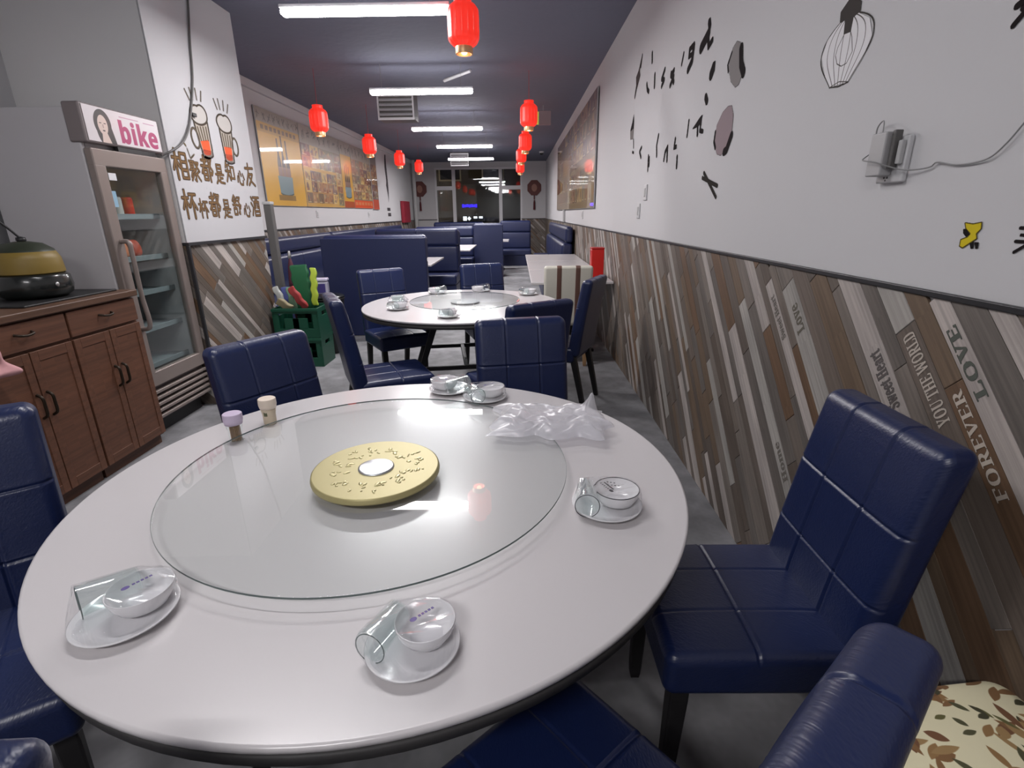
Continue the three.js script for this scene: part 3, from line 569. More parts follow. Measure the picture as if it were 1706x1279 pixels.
// air outlets, exit sign, camera, rod
function outlet(x, z, label) {
  const t = thing('air_outlet', label, 'air vent', [x, 2.80, z], 0, 'louvred air outlets');
  part('housing', join(bx(-0.25, 0.25, -0.15, 0.19, -0.34, -0.02, 0.006)), M.darkGrey, t);
  part('frame', join(bx(-0.25, 0.25, 0.13, 0.16, -0.02, 0), bx(-0.25, 0.25, -0.16, -0.13, -0.02, 0.0), bx(-0.25, -0.23, -0.13, 0.13, -0.02, 0), bx(0.23, 0.25, -0.13, 0.13, -0.02, 0)), M.whiteFrame, t);
  for (let i = 0; i < 4; i++) part('slat', box(0.46, 0.006, 0.06, 0, 0, 0, 0.002).rotateX(0.6).translate(0, -0.09 + 0.06 * i, 0), M.whiteFrame, t);
}
outlet(-1.65, -7.85, 'white louvred air outlet hanging behind the second tube lamp');
outlet(-1.55, -15.2, 'white louvred air outlet hanging behind the farthest tube lamp');
{
  const t = thing('exit_sign', 'hanging exit sign box with a green-yellow end, beside the nearest right-row lantern', 'sign', [0.43, 2.81, -8.95]);
  part('sign_box', bx(-0.07, 0.12, -0.1, 0.1, -0.02, 0.02, 0.004), std([0.36, 0.28, 0.30], 0.5), t);
  part('lit_panel', bx(-0.12, -0.07, -0.09, 0.09, -0.02, 0.02, 0.004), std([0.5, 0.55, 0.1], 0.5, { emissive: new THREE.Color(0.5, 0.6, 0.08), emissiveIntensity: 0.5 }), t);
  part('rod', cyl(0.004, 0.004, 0.08, 0, 0.14, 0, 8), M.grey, t);
  const k = thing('security_camera', 'small white dome security camera on the ceiling far right', 'camera', [0.70, CEIL, -15.3]);
  part('base', cyl(0.07, 0.06, 0.04, 0, -0.02, 0), M.plastic, k); part('dome', new THREE.SphereGeometry(0.05, 20, 12, 0, 6.2832, Math.PI / 2, Math.PI / 2).translate(0, -0.04, 0), M.blackGloss, k);
  tag(part('ceiling_rod', bar([-0.886, 2.965, -7.2], [-0.52, 2.965, -6.75], 0.03, 0.03, 0.006), M.whiteFrame), 'short white conduit slanting across the dark ceiling behind the second tube lamp', 'conduit');
}

// ------------------------------------------------------------------ round tables
const TABLE_R = 0.745;
const topGeo = lathe([[0, 0.75], [TABLE_R - 0.006, 0.75], [TABLE_R - 0.001, 0.748], [TABLE_R, 0.744], [TABLE_R - 0.001, 0.738], [TABLE_R - 0.005, 0.7355], [0, 0.7355]], 128);
const underGeo = lathe([[0, 0.7355], [TABLE_R - 0.007, 0.7355], [TABLE_R - 0.008, 0.705], [TABLE_R - 0.03, 0.700], [TABLE_R - 0.032, 0.715], [0, 0.715]], 96);
function roundTable(label, pos, turn) {
  const t = thing('round_table', label, 'table', pos, turn, 'round dining tables');
  part('tabletop', topGeo, M.table, t); part('underside', underGeo, M.tableDark, t);
  for (const s of [-1, 1]) for (const q of [-1, 1]) part('leg', taper([s * 0.36 * 0.55, 0.716, q * 0.40], [s * 0.44, 0, q * 0.40 * 0.75], 0.045, 0.035), M.blackMetal, t);
  part('stretcher', join(bar([-0.30, 0.34, 0.33], [0.30, 0.34, 0.33], 0.03, 0.025), bar([-0.30, 0.34, -0.33], [0.30, 0.34, -0.33], 0.03, 0.025), bar([0, 0.34, -0.33], [0, 0.34, 0.33], 0.03, 0.025)), M.blackMetal, t);
  part('apron', lathe([[0.46, 0.716], [0.50, 0.716], [0.50, 0.66], [0.46, 0.66], [0.46, 0.716]], 48), M.tableDark, t);
  return t;
}
roundTable('large white round table filling the foreground', [-0.33, 0, -1.218], 0.3);
roundTable('white round table standing behind the near one', [-0.42, 0, -3.9], 0.15);
function turntable(label, x, z, r) {
  const t = thing('glass_turntable', label, 'turntable', [x, 0.75, z], 0, 'glass turntables');
  part('bearing', lathe([[0, 0.001], [0.11, 0.001], [0.11, 0.014], [0, 0.014]], 48), M.plastic, t);
  const e = 0.0095;
  part('glass_plate', lathe([[r - 0.0015, e + 0.0045], [r, e + 0.0055], [r, e + 0.0125], [r - 0.0015, e + 0.0135], [0, e + 0.0135]], 128), M.turntable, t);
  part('ground_edge', lathe([[r + 0.0002, e + 0.0085], [r + 0.0009, e + 0.0095], [r + 0.0009, e + 0.0115], [r + 0.0002, e + 0.0128]], 128), M.glassEdge, t);
}
turntable('round glass turntable on the near table', -0.377, -1.222, 0.502);
turntable('round glass turntable on the far round table', -0.40, -3.93, 0.42);
// gilt disc in the middle of the near turntable
{
  const t = thing('gilt_disc', 'gold embossed disc with a silver hub on the glass turntable', 'centrepiece', [-0.362, 0.7731, -1.165]);
  const r = 0.16;
  part('disc', lathe([[0, 0.0005], [r - 0.006, 0.0005], [r - 0.001, 0.003], [r, 0.008], [r - 0.002, 0.0165], [r - 0.006, 0.018], [r - 0.016, 0.0165], [0, 0.0165]], 96), M.gold, t);
  seed = 90; const bits = [];
  for (let i = 0; i < 12; i++) { const a = i * Math.PI / 6 + 0.2; for (let k = 0; k < 7; k++) { const R = rr(0.07, 0.125), b = a + rr(-0.17, 0.17); bits.push(new THREE.SphereGeometry(1, 8, 6).scale(rr(0.003, 0.011), 0.0022, rr(0.002, 0.006)).rotateY(rr(0, 3)).translate(R * Math.cos(b), 0.0165, R * Math.sin(b))); } }
  part('relief', join(bits), M.goldRelief, t);
  part('hub', lathe([[0, 0.0215], [0.040, 0.0212], [0.0445, 0.0195], [0.045, 0.016]], 64), M.brushed, t);
}

// ------------------------------------------------------------------ wrapped tableware sets
const ring = (r, y, n, ox = 0, oz = 0) => Array.from({ length: n }, (_, i) => new THREE.Vector3(ox + r * Math.cos(i * 2 * Math.PI / n), y, oz + r * Math.sin(i * 2 * Math.PI / n)));
function crinkle(g) {                                        // split long facets and push the new corners in and out a little
  let p = [...g.attributes.position.array];
  for (let pass = 0; pass < 2; pass++) {
    const o = [], seen = {};
    const mid = (a, b) => {
      const k = [...a, ...b].map((v) => v.toFixed(5)), key = k.slice(0, 3).join() < k.slice(3).join() ? k.join() : [...k.slice(3), ...k.slice(0, 3)].join(), L = Math.hypot(a[0] - b[0], a[1] - b[1], a[2] - b[2]);
      return seen[key] ??= a.map((v, i) => (v + b[i]) / 2 + (i === 1 ? rr(-0.035, 0.02) : rr(-0.03, 0.03)) * Math.min(L, 0.05));
    };
    for (let i = 0; i < p.length; i += 9) {
      const A = p.slice(i, i + 3), B = p.slice(i + 3, i + 6), C = p.slice(i + 6, i + 9), x = mid(A, B), y = mid(B, C), z = mid(C, A);
      o.push(...A, ...x, ...z, ...x, ...B, ...y, ...z, ...y, ...C, ...x, ...y, ...z);
    }
    p = o;
  }
  for (let i = 1; i < p.length; i += 3) p[i] = Math.max(p[i], 0.0035);
  const h = new THREE.BufferGeometry(); h.setAttribute('position', new THREE.Float32BufferAttribute(p, 3)); h.setAttribute('uv', new THREE.Float32BufferAttribute(new Float32Array(p.length / 3 * 2), 2)); h.computeVertexNormals();
  return h;
}
function tablewareSet(label, pos, turn, rim, tumblerAngle, group) {
  const t = thing('wrapped_tableware_set', label, 'tableware', pos, turn, group);
  part('plate', lathe([[0, 0.004], [0.045, 0.004], [0.055, 0.006], [0.074, 0.013], [0.078, 0.0152], [0.080, 0.0145], [0.078, 0.012], [0.056, 0.0025], [0.044, 0.0005], [0, 0.0005]], 64), M.china, t);
  const ox = 0.022, oz = -0.016;
  const bowl = part('bowl', lathe([[0, 0.010], [0.026, 0.010], [0.038, 0.018], [0.046, 0.032], [0.049, 0.043], [0.0505, 0.0445], [0.052, 0.043], [0.049, 0.030], [0.041, 0.015], [0.028, 0.0072], [0.026, 0.0055], [0, 0.0055]], 64).translate(ox, 0.0, oz), M.china, t);
  part('rim', new THREE.TorusGeometry(0.0507, rim ? 0.0011 : 0.0009, 8, 72).rotateX(Math.PI / 2).translate(ox, 0.0442, oz), rim ? M.darkRim : M.china, bowl);
  const G = lathe([[0, 0.004], [0.021, 0.004], [0.0265, 0.088], [0.0275, 0.088], [0.022, 0.001], [0, 0.001]], 40).rotateX(Math.PI / 2).rotateX(-0.05).translate(0, 0, -0.044).rotateY(0.25).translate(-0.043, 0.0345, 0.02).rotateY(tumblerAngle);
  const gl = part('drinking_glass', G, M.tumbler, t);
  part('rim', new THREE.TorusGeometry(0.027, 0.0009, 8, 48).rotateX(-0.05).translate(0, 0, 0.044).rotateY(0.25).translate(-0.043, 0.0345, 0.02).rotateY(tumblerAngle), rim ? M.darkRim : M.glassEdge, gl);
  // shrink film over everything
  const P = [...ring(0.0805, 0.0165, 26), ...ring(0.0535, 0.0465, 16, ox, oz), ...ring(0.0805, 0.0125, 20)];
  const gp = G.attributes.position; for (let i = 0; i < gp.count; i += 7) { const v = new THREE.Vector3().fromBufferAttribute(gp, i), c = new THREE.Vector3(-0.043, 0.0345, 0.02).applyAxisAngle(new THREE.Vector3(0, 1, 0), tumblerAngle); P.push(c.clone().add(v.sub(c).multiplyScalar(1.06))); }
  for (const p of P) { p.x += rr(-0.0007, 0.0007); p.y += rr(0, 0.0012); p.z += rr(-0.0007, 0.0007); }
  part('plastic_wrap', crinkle(new ConvexGeometry(P)), M.film, t);
  // printed mark of the washing firm on the film over the bowl
  const c = canvas(128, 128), x = c.getContext('2d'); x.fillStyle = x.strokeStyle = rim ? '#2c2b33' : '#6a5a9c'; x.globalAlpha = 0.8;
  if (rim) { x.fillRect(30, 20, 7, 80); for (let i = 0; i < 6; i++) { x.fillRect(46 + (i % 3) * 12, 22 + i * 12, 8, 8); x.fillRect(10, 18 + i * 15, 9, 6); } x.beginPath(); x.ellipse(16, 105, 8, 12, 0, 0, 7); x.fill(); }
  else { x.beginPath(); x.ellipse(30, 64, 13, 10, 0, 0, 7); x.fill(); for (let i = 0; i < 5; i++) x.fillRect(52 + i * 14, 58, 9, 10); }
  part('print', new THREE.PlaneGeometry(0.06, 0.06).rotateX(-Math.PI / 2).rotateY(0.6).translate(ox - 0.006, 0.0495, oz - 0.006), std([1, 1, 1], 0.5, { map: canvasTex(c), transparent: true, alphaTest: 0.02 }), t);
  return t;
}
seed = 1234;
const GW = 'wrapped tableware sets on the near table', GW2 = 'wrapped tableware sets on the far round table';
tablewareSet('wrapped plate, bowl and glass set with dark rims on the right of the near table', [0.203, 0.75, -1.035], -0.15, true, -0.2, GW);
tablewareSet('wrapped plate, bowl and glass set at the front middle of the near table', [-0.168, 0.75, -0.632], 0.15, false, -0.75, GW).scale.setScalar(0.93);
tablewareSet('wrapped plate, bowl and glass set at the front left of the near table', [-0.672, 0.75, -0.70], 0.35, false, -1.35, GW);
tablewareSet('wrapped set at the far edge of the near table, left one of two', [-0.262, 0.75, -1.865], 1.9, false, 0, GW);
tablewareSet('wrapped set at the far edge of the near table, beside the plastic bag', [-0.122, 0.75, -1.775], 0.1, false, 0.1, GW);
const far0 = tablewareSet('wrapped set on the far round table, nearer of the two at its left edge', [-0.86, 0.75, -3.66], 0.5, false, 0, GW2);
copy(far0, [-0.93, 0.75, -3.99], 1.3, 'wrapped set on the far round table, behind the other one at its left edge');
copy(far0, [-0.455, 0.75, -3.36], 0.8, 'wrapped set on the far round table, nearest to the viewer at its front edge');
copy(far0, [-0.69, 0.75, -4.43], 2.0, 'wrapped set at the back edge of the far round table, before the gap between booths');
copy(far0, [-0.32, 0.75, -4.52], 2.8, 'wrapped set at the back edge of the far round table, before the small middle chair');
copy(far0, [0.09, 0.75, -4.3], 0.2, 'wrapped set at the right back of the far round table, before the striped chair');
// toothpick jars
function pickJar(label, pos, lid, body, clear) {
  const t = thing('toothpick_jar', label, 'jar', pos, 0, 'toothpick jars'); t.scale.setScalar(1.14);
  part('lid', lathe([[0, 0.078], [0.0215, 0.078], [0.024, 0.076], [0.0245, 0.06], [0.022, 0.048], [0, 0.048]], 32), lid, t);
  part('body', lathe([[0, 0.0008], [0.016, 0.0008], [0.0175, 0.003], [0.0178, 0.03], [0.021, 0.048], [0, 0.048]], 32), body, t);
  if (clear) { const s = []; for (let i = 0; i < 30; i++) { const a = i * 2.4, r = 0.0135 * Math.sqrt(i / 30); s.push(cyl(0.001, 0.001, 0.04, r * Math.cos(a), 0.0215, r * Math.sin(a), 6)); } part('toothpick_bundle', join(s), M.tanWood, t); }
  else part('print', bx(-0.006, 0.004, 0.028, 0.042, 0.0172, 0.0192, 0.001), std([0.09, 0.10, 0.05], 0.6), t);
}
pickJar('clear toothpick jar with a lilac lid on the near table', [-0.862, 0.75, -1.425], std([0.55, 0.46, 0.60], 0.4), M.tumbler, true);
pickJar('beige toothpick jar with a dark leaf print on the near table', [-0.818, 0.75, -1.556], std([0.72, 0.62, 0.52], 0.4), std([0.60, 0.51, 0.38], 0.45), false);
// crumpled plastic bag: a closed lumpy shell
{
  const n = 72, m = 40, pos = [], idx = [];
  const top = (u, v) => {                                    // u along x -1..1, v along z -1..1
    const e = Math.max(0, 1 - Math.abs(u) ** 3.2) * Math.max(0, 1 - Math.abs(v) ** 3.2);
    const w = Math.sin(9 * u + 4 * v) * 0.35 + Math.sin(15 * v - 7 * u + 2) * 0.28 + Math.sin(23 * u + 11 * v * v) * 0.2 + Math.abs(Math.sin(6 * u - 9 * v)) * 0.45 + Math.abs(Math.sin(13 * u + 17 * v)) * 0.2;
    const ear = 0.062 * Math.exp(-(((u - 0.72) / 0.10) ** 2) - (((v + 0.42 + 0.5 * (u - 0.72)) / 0.22) ** 2)), left = 0.03 * Math.exp(-(((u + 0.7) / 0.3) ** 2) - ((v + 0.2) / 0.6) ** 2);
    return e ** 0.5 * (0.026 + 0.011 * w) + ear + left * e;
  };
  const edge = (a) => 1 + 0.05 * Math.sin(5 * a + 1) + 0.04 * Math.sin(9 * a) + 0.025 * Math.sin(17 * a);
  for (let s = 0; s < 2; s++) for (let j = 0; j <= m; j++) for (let i = 0; i <= n; i++) {
    const u = i / n * 2 - 1, v = j / m * 2 - 1, k = edge(Math.atan2(v, u));
    const x = 0.172 * u * k + 0.008 * Math.sin(11 * v), z = 0.118 * v * k + 0.01 * Math.sin(9 * u), onEdge = Math.abs(u) === 1 || Math.abs(v) === 1;
    pos.push(x, s ? 0.0012 : 0.0018 + (onEdge ? 0 : Math.max(0.001, top(u, v))), z);
  }
  const S = (n + 1) * (m + 1), at = (s, i, j) => s * S + j * (n + 1) + i;
  for (let j = 0; j < m; j++) for (let i = 0; i < n; i++) { idx.push(at(0, i, j), at(0, i, j + 1), at(0, i + 1, j + 1), at(0, i, j), at(0, i + 1, j + 1), at(0, i + 1, j)); idx.push(at(1, i, j), at(1, i + 1, j + 1), at(1, i, j + 1), at(1, i, j), at(1, i + 1, j), at(1, i + 1, j + 1)); }
  const g = new THREE.BufferGeometry(); g.setAttribute('position', new THREE.Float32BufferAttribute(pos, 3)); g.setIndex(idx); g.computeVertexNormals();
  g.setAttribute('uv', new THREE.Float32BufferAttribute(new Float32Array(pos.length / 3 * 2), 2));
  const b = tag(part('plastic_bag', g, M.bag), 'crumpled clear white plastic bag on the right rear of the near table', 'bag');
  b.position.set(0.10, 0.7731, -1.49); b.rotation.y = -0.08;
}

// ------------------------------------------------------------------ chairs
const CW = 0.415;
const third = CW / 6 * 1.08;
const backGeo = padded(CW, 0.56, 0.088, 0.03, { sx: [-third, third], sy: [-0.09, 0.085, 0.2], step: 0.028, fn: (v, H) => {
  const f = v.z > 0;
  const nx = Math.min(Math.abs(v.x - third), Math.abs(v.x + third)), ny = Math.min(Math.abs(v.y + 0.09), Math.abs(v.y - 0.085));
  const in3 = Math.max(0, 1 - (v.x / H[0]) ** 4) * Math.max(0, 1 - (v.y / H[1]) ** 4);
  if (f) v.z += 0.007 * in3 + groove(nx) + groove(ny); else { v.z -= 0.002 * in3; }
  if (v.y > H[1] - 0.05) v.y += groove(nx, 0.002);
  const t = (v.y + H[1]) / (2 * H[1]);                       // lean back, thinner towards the top
  v.z *= 1 - 0.1 * t;
  v.z += -0.075 * t - 0.02 * t * t;
  v.x *= 1 - 0.015 * t;
} }).translate(0, 0.675, -0.19);
const seatGeo = padded(CW + 0.01, 0.115, 0.45, 0.026, { sx: [-third, third], sz: [0.02], step: 0.028, fn: (v, H) => {
  if (v.y > 0) { const nx = Math.min(Math.abs(v.x - third), Math.abs(v.x + third)); v.y += 0.010 * Math.max(0, 1 - (v.x / H[0]) ** 4) * Math.max(0, 1 - (v.z / H[2]) ** 4) + groove(v.z - 0.02) + 0.5 * groove(nx); }
} }).translate(0, 0.408, 0.025);
const legGeos = [[-1, 1], [1, 1], [-1, -1], [1, -1]].map(([s, f]) => (f > 0 ? taper([s * 0.172, 0.36, 0.205], [s * 0.168, 0, 0.212], 0.046, 0.032) : taper([s * 0.172, 0.40, -0.185], [s * 0.17, 0, -0.275], 0.046, 0.034)));
const chair0 = thing('navy_chair', '', 'chair', [0, 0, 0], 0, 'navy leather dining chairs');
part('seat', seatGeo, M.leather, chair0); part('backrest', backGeo, M.leather, chair0);
for (const g of legGeos) part('leg', g, M.darkWood, chair0);
const face = (dx, dz) => Math.atan2(dx, dz);
const CHAIRS = [
  [0.575, -1.09, face(-1, 0.0), 'navy quilted chair against the slanted wood planks, right of the near table'],
  [0.105, -0.545, face(-0.66, -0.75), 'navy chair closest to the viewer at bottom right, its rounded back beside the floral cushion'],
  [-1.245, -0.872, face(0.58, 0.81), 'navy chair at the left edge before the brown cabinet'],
  [-0.74, -0.13, face(-1, 0.05), 'navy chair of which only a corner shows at bottom left'],
  [-0.76, -1.77, face(0.86, 0.51), 'navy chair behind the toothpick jars, before the green crates'],
  [0.063, -1.985, face(0.18, 0.98), 'navy chair behind the plastic bag at the far side of the near table'],
  [-0.025, -2.94, face(-0.53, -0.85), 'navy chair showing only its dark back top, just behind another chair'],
  [-0.82, -3.08, face(0.9, -0.43), 'navy chair seen side-on between the two round tables, seat in view'],
  [-1.04, -4.27, face(0.53, 0.85), 'navy chair at the left of the far round table, before the tall booth back'],
  [-0.25, -4.62, face(0.3, 0.95), 'navy chair at the far side of the far round table, centre'],
  [0.31, -3.86, face(-0.91, -0.42), 'navy chair at the right of the far round table, its back to the planked wall'],
];
CHAIRS.forEach(([x, z, a, label], i) => {
  if (i) copy(chair0, [x, 0, z], a, label);
  else { chair0.position.set(x, 0, z); chair0.rotation.y = a; chair0.userData.label = label; }
});
// cream chair with two brown stripes, back to the viewer
{
  const t = thing('striped_chair', 'cream chair with two brown stripes down its back at the long white tables', 'chair', [0.47, 0, -5.0], Math.PI);
  const lean = (v, H) => { const k = (v.y + H[1]) / (2 * H[1]); v.z += -0.05 * k; };
  part('seat', padded(0.44, 0.09, 0.44, 0.025).translate(0, 0.42, 0.02), M.cream, t);
  part('backrest', padded(0.445, 0.55, 0.07, 0.025, { fn: lean }).translate(0, 0.665, -0.2), M.cream, t);
  for (const s of [-1, 1]) part('stripe', padded(0.078, 0.554, 0.074, 0.027, { fn: lean }).translate(s * 0.085, 0.665, -0.2), M.brownStripe, t);
  for (const g of legGeos) part('leg', g, M.tanWood, t);
}
// floral cushion on a stool by the wall
{
  const s = thing('stool', 'dark stool under the floral cushion at the right wall', 'stool', [0.735, 0, -0.53]);
  part('seat', bx(-0.2, 0.2, 0.46, 0.50, -0.2, 0.2, 0.012), M.darkWood, s);
  for (const a of [-1, 1]) for (const b of [-1, 1]) part('leg', taper([a * 0.17, 0.46, b * 0.17], [a * 0.185, 0, b * 0.185], 0.04, 0.032), M.darkWood, s);
  const c = canvas(512, 512), x = c.getContext('2d'); seed = 66;
  x.fillStyle = '#d9d2b0'; x.fillRect(0, 0, 512, 512);
  const leaf = (X, Y, a, L, W, col) => { x.save(); x.translate(X, Y); x.rotate(a); x.fillStyle = col; x.beginPath(); x.moveTo(-L, 0); x.quadraticCurveTo(0, -W, L, 0); x.quadraticCurveTo(0, W, -L, 0); x.fill(); x.restore(); };
  for (let k = 0; k < 16; k++) {
    const X = 50 + (k % 4) * 140 + rr(-30, 30), Y = 50 + Math.floor(k / 4) * 140 + rr(-30, 30);
    for (let i = 0; i < 11; i++) leaf(X + rr(-60, 60), Y + rr(-50, 50), rr(0, 6.3), rr(18, 36), rr(12, 26), ['#8a6a42', '#7b5a38', '#96794f', '#6d4a30'][i % 4]);
    for (let i = 0; i < 8; i++) leaf(X + rr(-90, 90), Y + rr(-90, 90), rr(0, 6.3), rr(12, 24), rr(8, 16), ['#3c3a25', '#4b4a30', '#5d5a34'][i % 3]);
    if (k % 4 === 1 || k === 3) for (let i = 0; i < 4; i++) leaf(X - 40 + rr(-18, 18), Y + 70 + rr(-18, 18), rr(0, 6.3), 18, 22, '#5b4080');
  }
  const cu = part('floral_cushion', padded(0.42, 0.10, 0.42, 0.04, { fn: (v, H) => { const k = Math.max(0, 1 - (v.x / H[0]) ** 2) * Math.max(0, 1 - (v.z / H[2]) ** 2); v.y = v.y > 0 ? v.y * (0.55 + 0.6 * k) : v.y * 0.5; } }), std([1, 1, 1], 0.85, { map: scaled(canvasTex(c), 1, 1) }));
  cu.geometry.attributes.uv.array.forEach((_, i, a) => { if (i % 2 === 0) { const p = cu.geometry.attributes.position; a[i] = p.getX(i / 2) / 0.44 + 0.5; a[i + 1] = p.getZ(i / 2) / 0.44 + 0.5; } });
  cu.position.set(0.735, 0.5265, -0.53); cu.rotation.y = 0.12;
  tag(cu, 'cream floral cushion with brown and purple flowers at bottom right', 'cushion');
}

// ------------------------------------------------------------------ long white tables by the right wall
for (const [i, z] of [-5.68, -6.86, -8.07].entries()) {
  const t = thing('wall_table', ['white rectangular table nearest of the row along the right wall, behind the striped chair', 'white rectangular table in the middle of the row along the right wall', 'white rectangular table farthest of the row, before the wall bench'][i], 'table', [0.545, 0, z], 0, 'white tables along the right wall');
  part('tabletop', bx(-0.405, 0.405, 0.725, 0.75, -0.583, 0.583, 0.006), M.table, t);
  for (const s of [-1, 1]) { part('leg', join(bx(-0.03, 0.03, 0.03, 0.725, s * 0.4 - 0.03, s * 0.4 + 0.03, 0.006)), M.blackMetal, t); part('foot', bx(-0.26, 0.26, 0, 0.03, s * 0.4 - 0.03, s * 0.4 + 0.03, 0.006), M.blackMetal, t); }
}
{
  const t = thing('tissue_box', 'tall red box on the nearest white wall table', 'box', [0.80, 0.75, -5.25]);
  part('body', bx(-0.062, 0.062, 0, 0.30, -0.062, 0.062, 0.008), M.red, t);
  part('lid', bx(-0.064, 0.064, 0.30, 0.32, -0.064, 0.064, 0.006), std([0.4, 0.012, 0.01], 0.35), t);
}

// ------------------------------------------------------------------ booths
function booth(label, w, h, x, z, turn, group = 'high-backed navy booth seats') {
  const t = thing('booth_sofa', label, 'sofa', [x, 0, z], turn, group), k = Math.max(1, Math.round(w / 0.6)), sx = Array.from({ length: k - 1 }, (_, i) => -w / 2 + w * (i + 1) / k);
  const puff = (v, H) => { if (v.z > 0) { const d = sx.length ? Math.min(...sx.map((s) => Math.abs(v.x - s))) : 1; v.z += groove(d, 0.006) + 0.012 * Math.max(0, 1 - (v.y / H[1]) ** 4); } };
  part('plinth', bx(-w / 2 + 0.01, w / 2 - 0.01, 0, 0.28, 0.02, 0.60, 0.008), M.boothBlue, t);
  part('seat_cushion', padded(w, 0.17, 0.56, 0.04, { sx, step: 0.06 }).translate(0, 0.365, 0.36), M.boothBlue, t);
  part('back_panel', bx(-w / 2, w / 2, 0, h - 0.03, 0, 0.07, 0.012), M.boothBlue, t);
  part('back_cushion', padded(w - 0.02, 0.44, 0.12, 0.04, { sx, step: 0.06, fn: puff }).translate(0, 0.67, 0.13), M.boothBlue, t);
  part('head_roll', padded(w, h - 0.88, 0.17, 0.055, { sx, step: 0.06, fn: puff }).translate(0, 0.88 + (h - 0.88) / 2, 0.105), M.boothBlue, t);
  return t;
}
booth('tall navy booth back closest to the viewer, behind the far round table', 1.22, 1.175, -1.665, -6.1, Math.PI);
booth('navy booth seat facing the viewer, second along the left row', 1.4, 1.17, -1.69, -9.12, 0);
booth('navy booth seat facing away, right behind the second one of the left row', 1.4, 1.14, -1.69, -9.15, Math.PI);
booth('navy booth seat facing the viewer, last of the left row', 1.35, 1.12, -1.67, -12.5, 0);
booth('narrow navy booth back in the middle of the room before the shopfront door', 0.66, 1.19, -0.64, -12.0, Math.PI);
booth('navy booth seat farthest away in front of the shopfront glass', 0.86, 1.2, -0.03, -15.2, 0);
booth('navy booth seat far left in front of the shopfront glass', 1.5, 1.16, -1.75, -16.3, 0);
function bench(label, side, z0, z1, h) {
  const L = z0 - z1, x = side < 0 ? XL + 0.03 : XR - 0.03, t = thing('wall_bench', label, 'bench', [x, 0, (z0 + z1) / 2], side < 0 ? Math.PI / 2 : -Math.PI / 2, 'navy benches along the walls');
  const k = Math.round(L / 0.7), sx = Array.from({ length: k - 1 }, (_, i) => -L / 2 + L * (i + 1) / k);
  part('plinth', bx(-L / 2 + 0.01, L / 2 - 0.01, 0, 0.28, 0.0, 0.5, 0.008), M.boothBlue, t);
  part('seat_cushion', padded(L, 0.17, 0.50, 0.04, { sx, step: 0.12 }).translate(0, 0.365, 0.27), M.boothBlue, t);
  part('back_cushion', padded(L, 0.47, 0.17, 0.05, { sx, step: 0.12, fn: (v, H) => { if (v.z > 0) v.z += 0.02 * Math.max(0, 1 - (v.y / H[1]) ** 4) + groove(Math.min(...sx.map((s) => Math.abs(v.x - s))), 0.006); } }).translate(0, 0.68, 0.1), M.boothBlue, t);
  part('head_roll', padded(L, h - 0.92, 0.13, 0.055, { sx, step: 0.12 }).translate(0, 0.92 + (h - 0.92) / 2, 0.075), M.boothBlue, t);
}
bench('navy bench along the left wall past the pillar', -1, -5.35, -9.0, 1.13);
bench('navy bench along the left wall farther back under the posters', -1, -9.05, -14.6, 1.13);
bench('navy bench along the right wall beyond the white tables', 1, -8.75, -13.2, 1.18);
function boothTable(label, x0, x1, z0, z1) {
  const t = thing('booth_table', label, 'table', [(x0 + x1) / 2, 0, (z0 + z1) / 2], 0, 'white booth tables'), a = (x1 - x0) / 2, b = (z0 - z1) / 2;
  part('tabletop', bx(-a, a, 0.722, 0.75, -b, b, 0.006), M.table, t);
  part('leg', bx(-0.04, 0.04, 0.03, 0.722, -0.04, 0.04, 0.006), M.blackMetal, t); part('foot', bx(-0.25, 0.25, 0, 0.03, -0.2, 0.2, 0.006), M.blackMetal, t);
}
boothTable('white booth table between the tall near booth back and the second booth', -2.35, -1.16, -7.1, -8.35);
boothTable('white booth table farther along the left row', -2.35, -0.88, -9.95, -11.65);
boothTable('small white booth table in the middle of the room near the shopfront', -0.95, -0.2, -13.15, -14.1);

// ------------------------------------------------------------------ shopfront wall ornaments, banner, pipes
for (const [x, label] of [[-3.18, 'brown fan ornament with a tassel left of the shopfront windows'], [0.59, 'brown fan ornament with a tassel right of the shopfront windows']]) {
  const t = thing('fan_ornament', label, 'ornament', [x, 2.18, ZF + 0.02], 0, 'fan ornaments');
  const sh = new THREE.Shape(); for (let i = 0; i < 8; i++) { const a = i * Math.PI / 4 + Math.PI / 8, r = 0.23; i ? sh.lineTo(r * Math.cos(a), r * 1.05 * Math.sin(a)) : sh.moveTo(r * Math.cos(a), r * 1.05 * Math.sin(a)); }
  part('fan', new THREE.ExtrudeGeometry(sh, { depth: 0.02, bevelSize: 0.012, bevelThickness: 0.008, bevelSegments: 2 }).translate(0, 0, -0.01), std([0.13, 0.045, 0.04], 0.7), t);
  part('centre', cyl(0.09, 0.09, 0.01, 0, 0, 0, 24).scale(1, 1, 1.3).rotateX(Math.PI / 2).translate(0, 0, 0.022), std([0.33, 0.17, 0.13], 0.7), t);
  part('handle', bx(-0.02, 0.02, -0.36, -0.22, 0, 0.02, 0.006), std([0.12, 0.04, 0.04], 0.7), t);
  part('tassel', lathe([[0, -0.68], [0.035, -0.68], [0.028, -0.45], [0.014, -0.38], [0, -0.36]], 12).translate(0, 0, 0.03), std([0.10, 0.015, 0.02], 0.8), t);
}
tag(part('banner', bx(XL + 0.012, XL + 0.1, 1.17, 1.76, -16.25, -15.35, 0.01), std([0.28, 0.012, 0.03], 0.5)), 'dark red panel on the left wall near the shopfront', 'panel');
tag(part('drain_pipe', cyl(0.06, 0.06, CEIL, XL + 0.09, CEIL / 2, -17.2, 20), M.grey), 'grey vertical pipe in the far left corner', 'pipe');
tag(part('conduit', bx(XR - 0.04, XR, 1.23, 1.45, -10.9, -10.72, 0.004), M.grey), 'short grey conduit below the brown poster on the right wall', 'conduit');
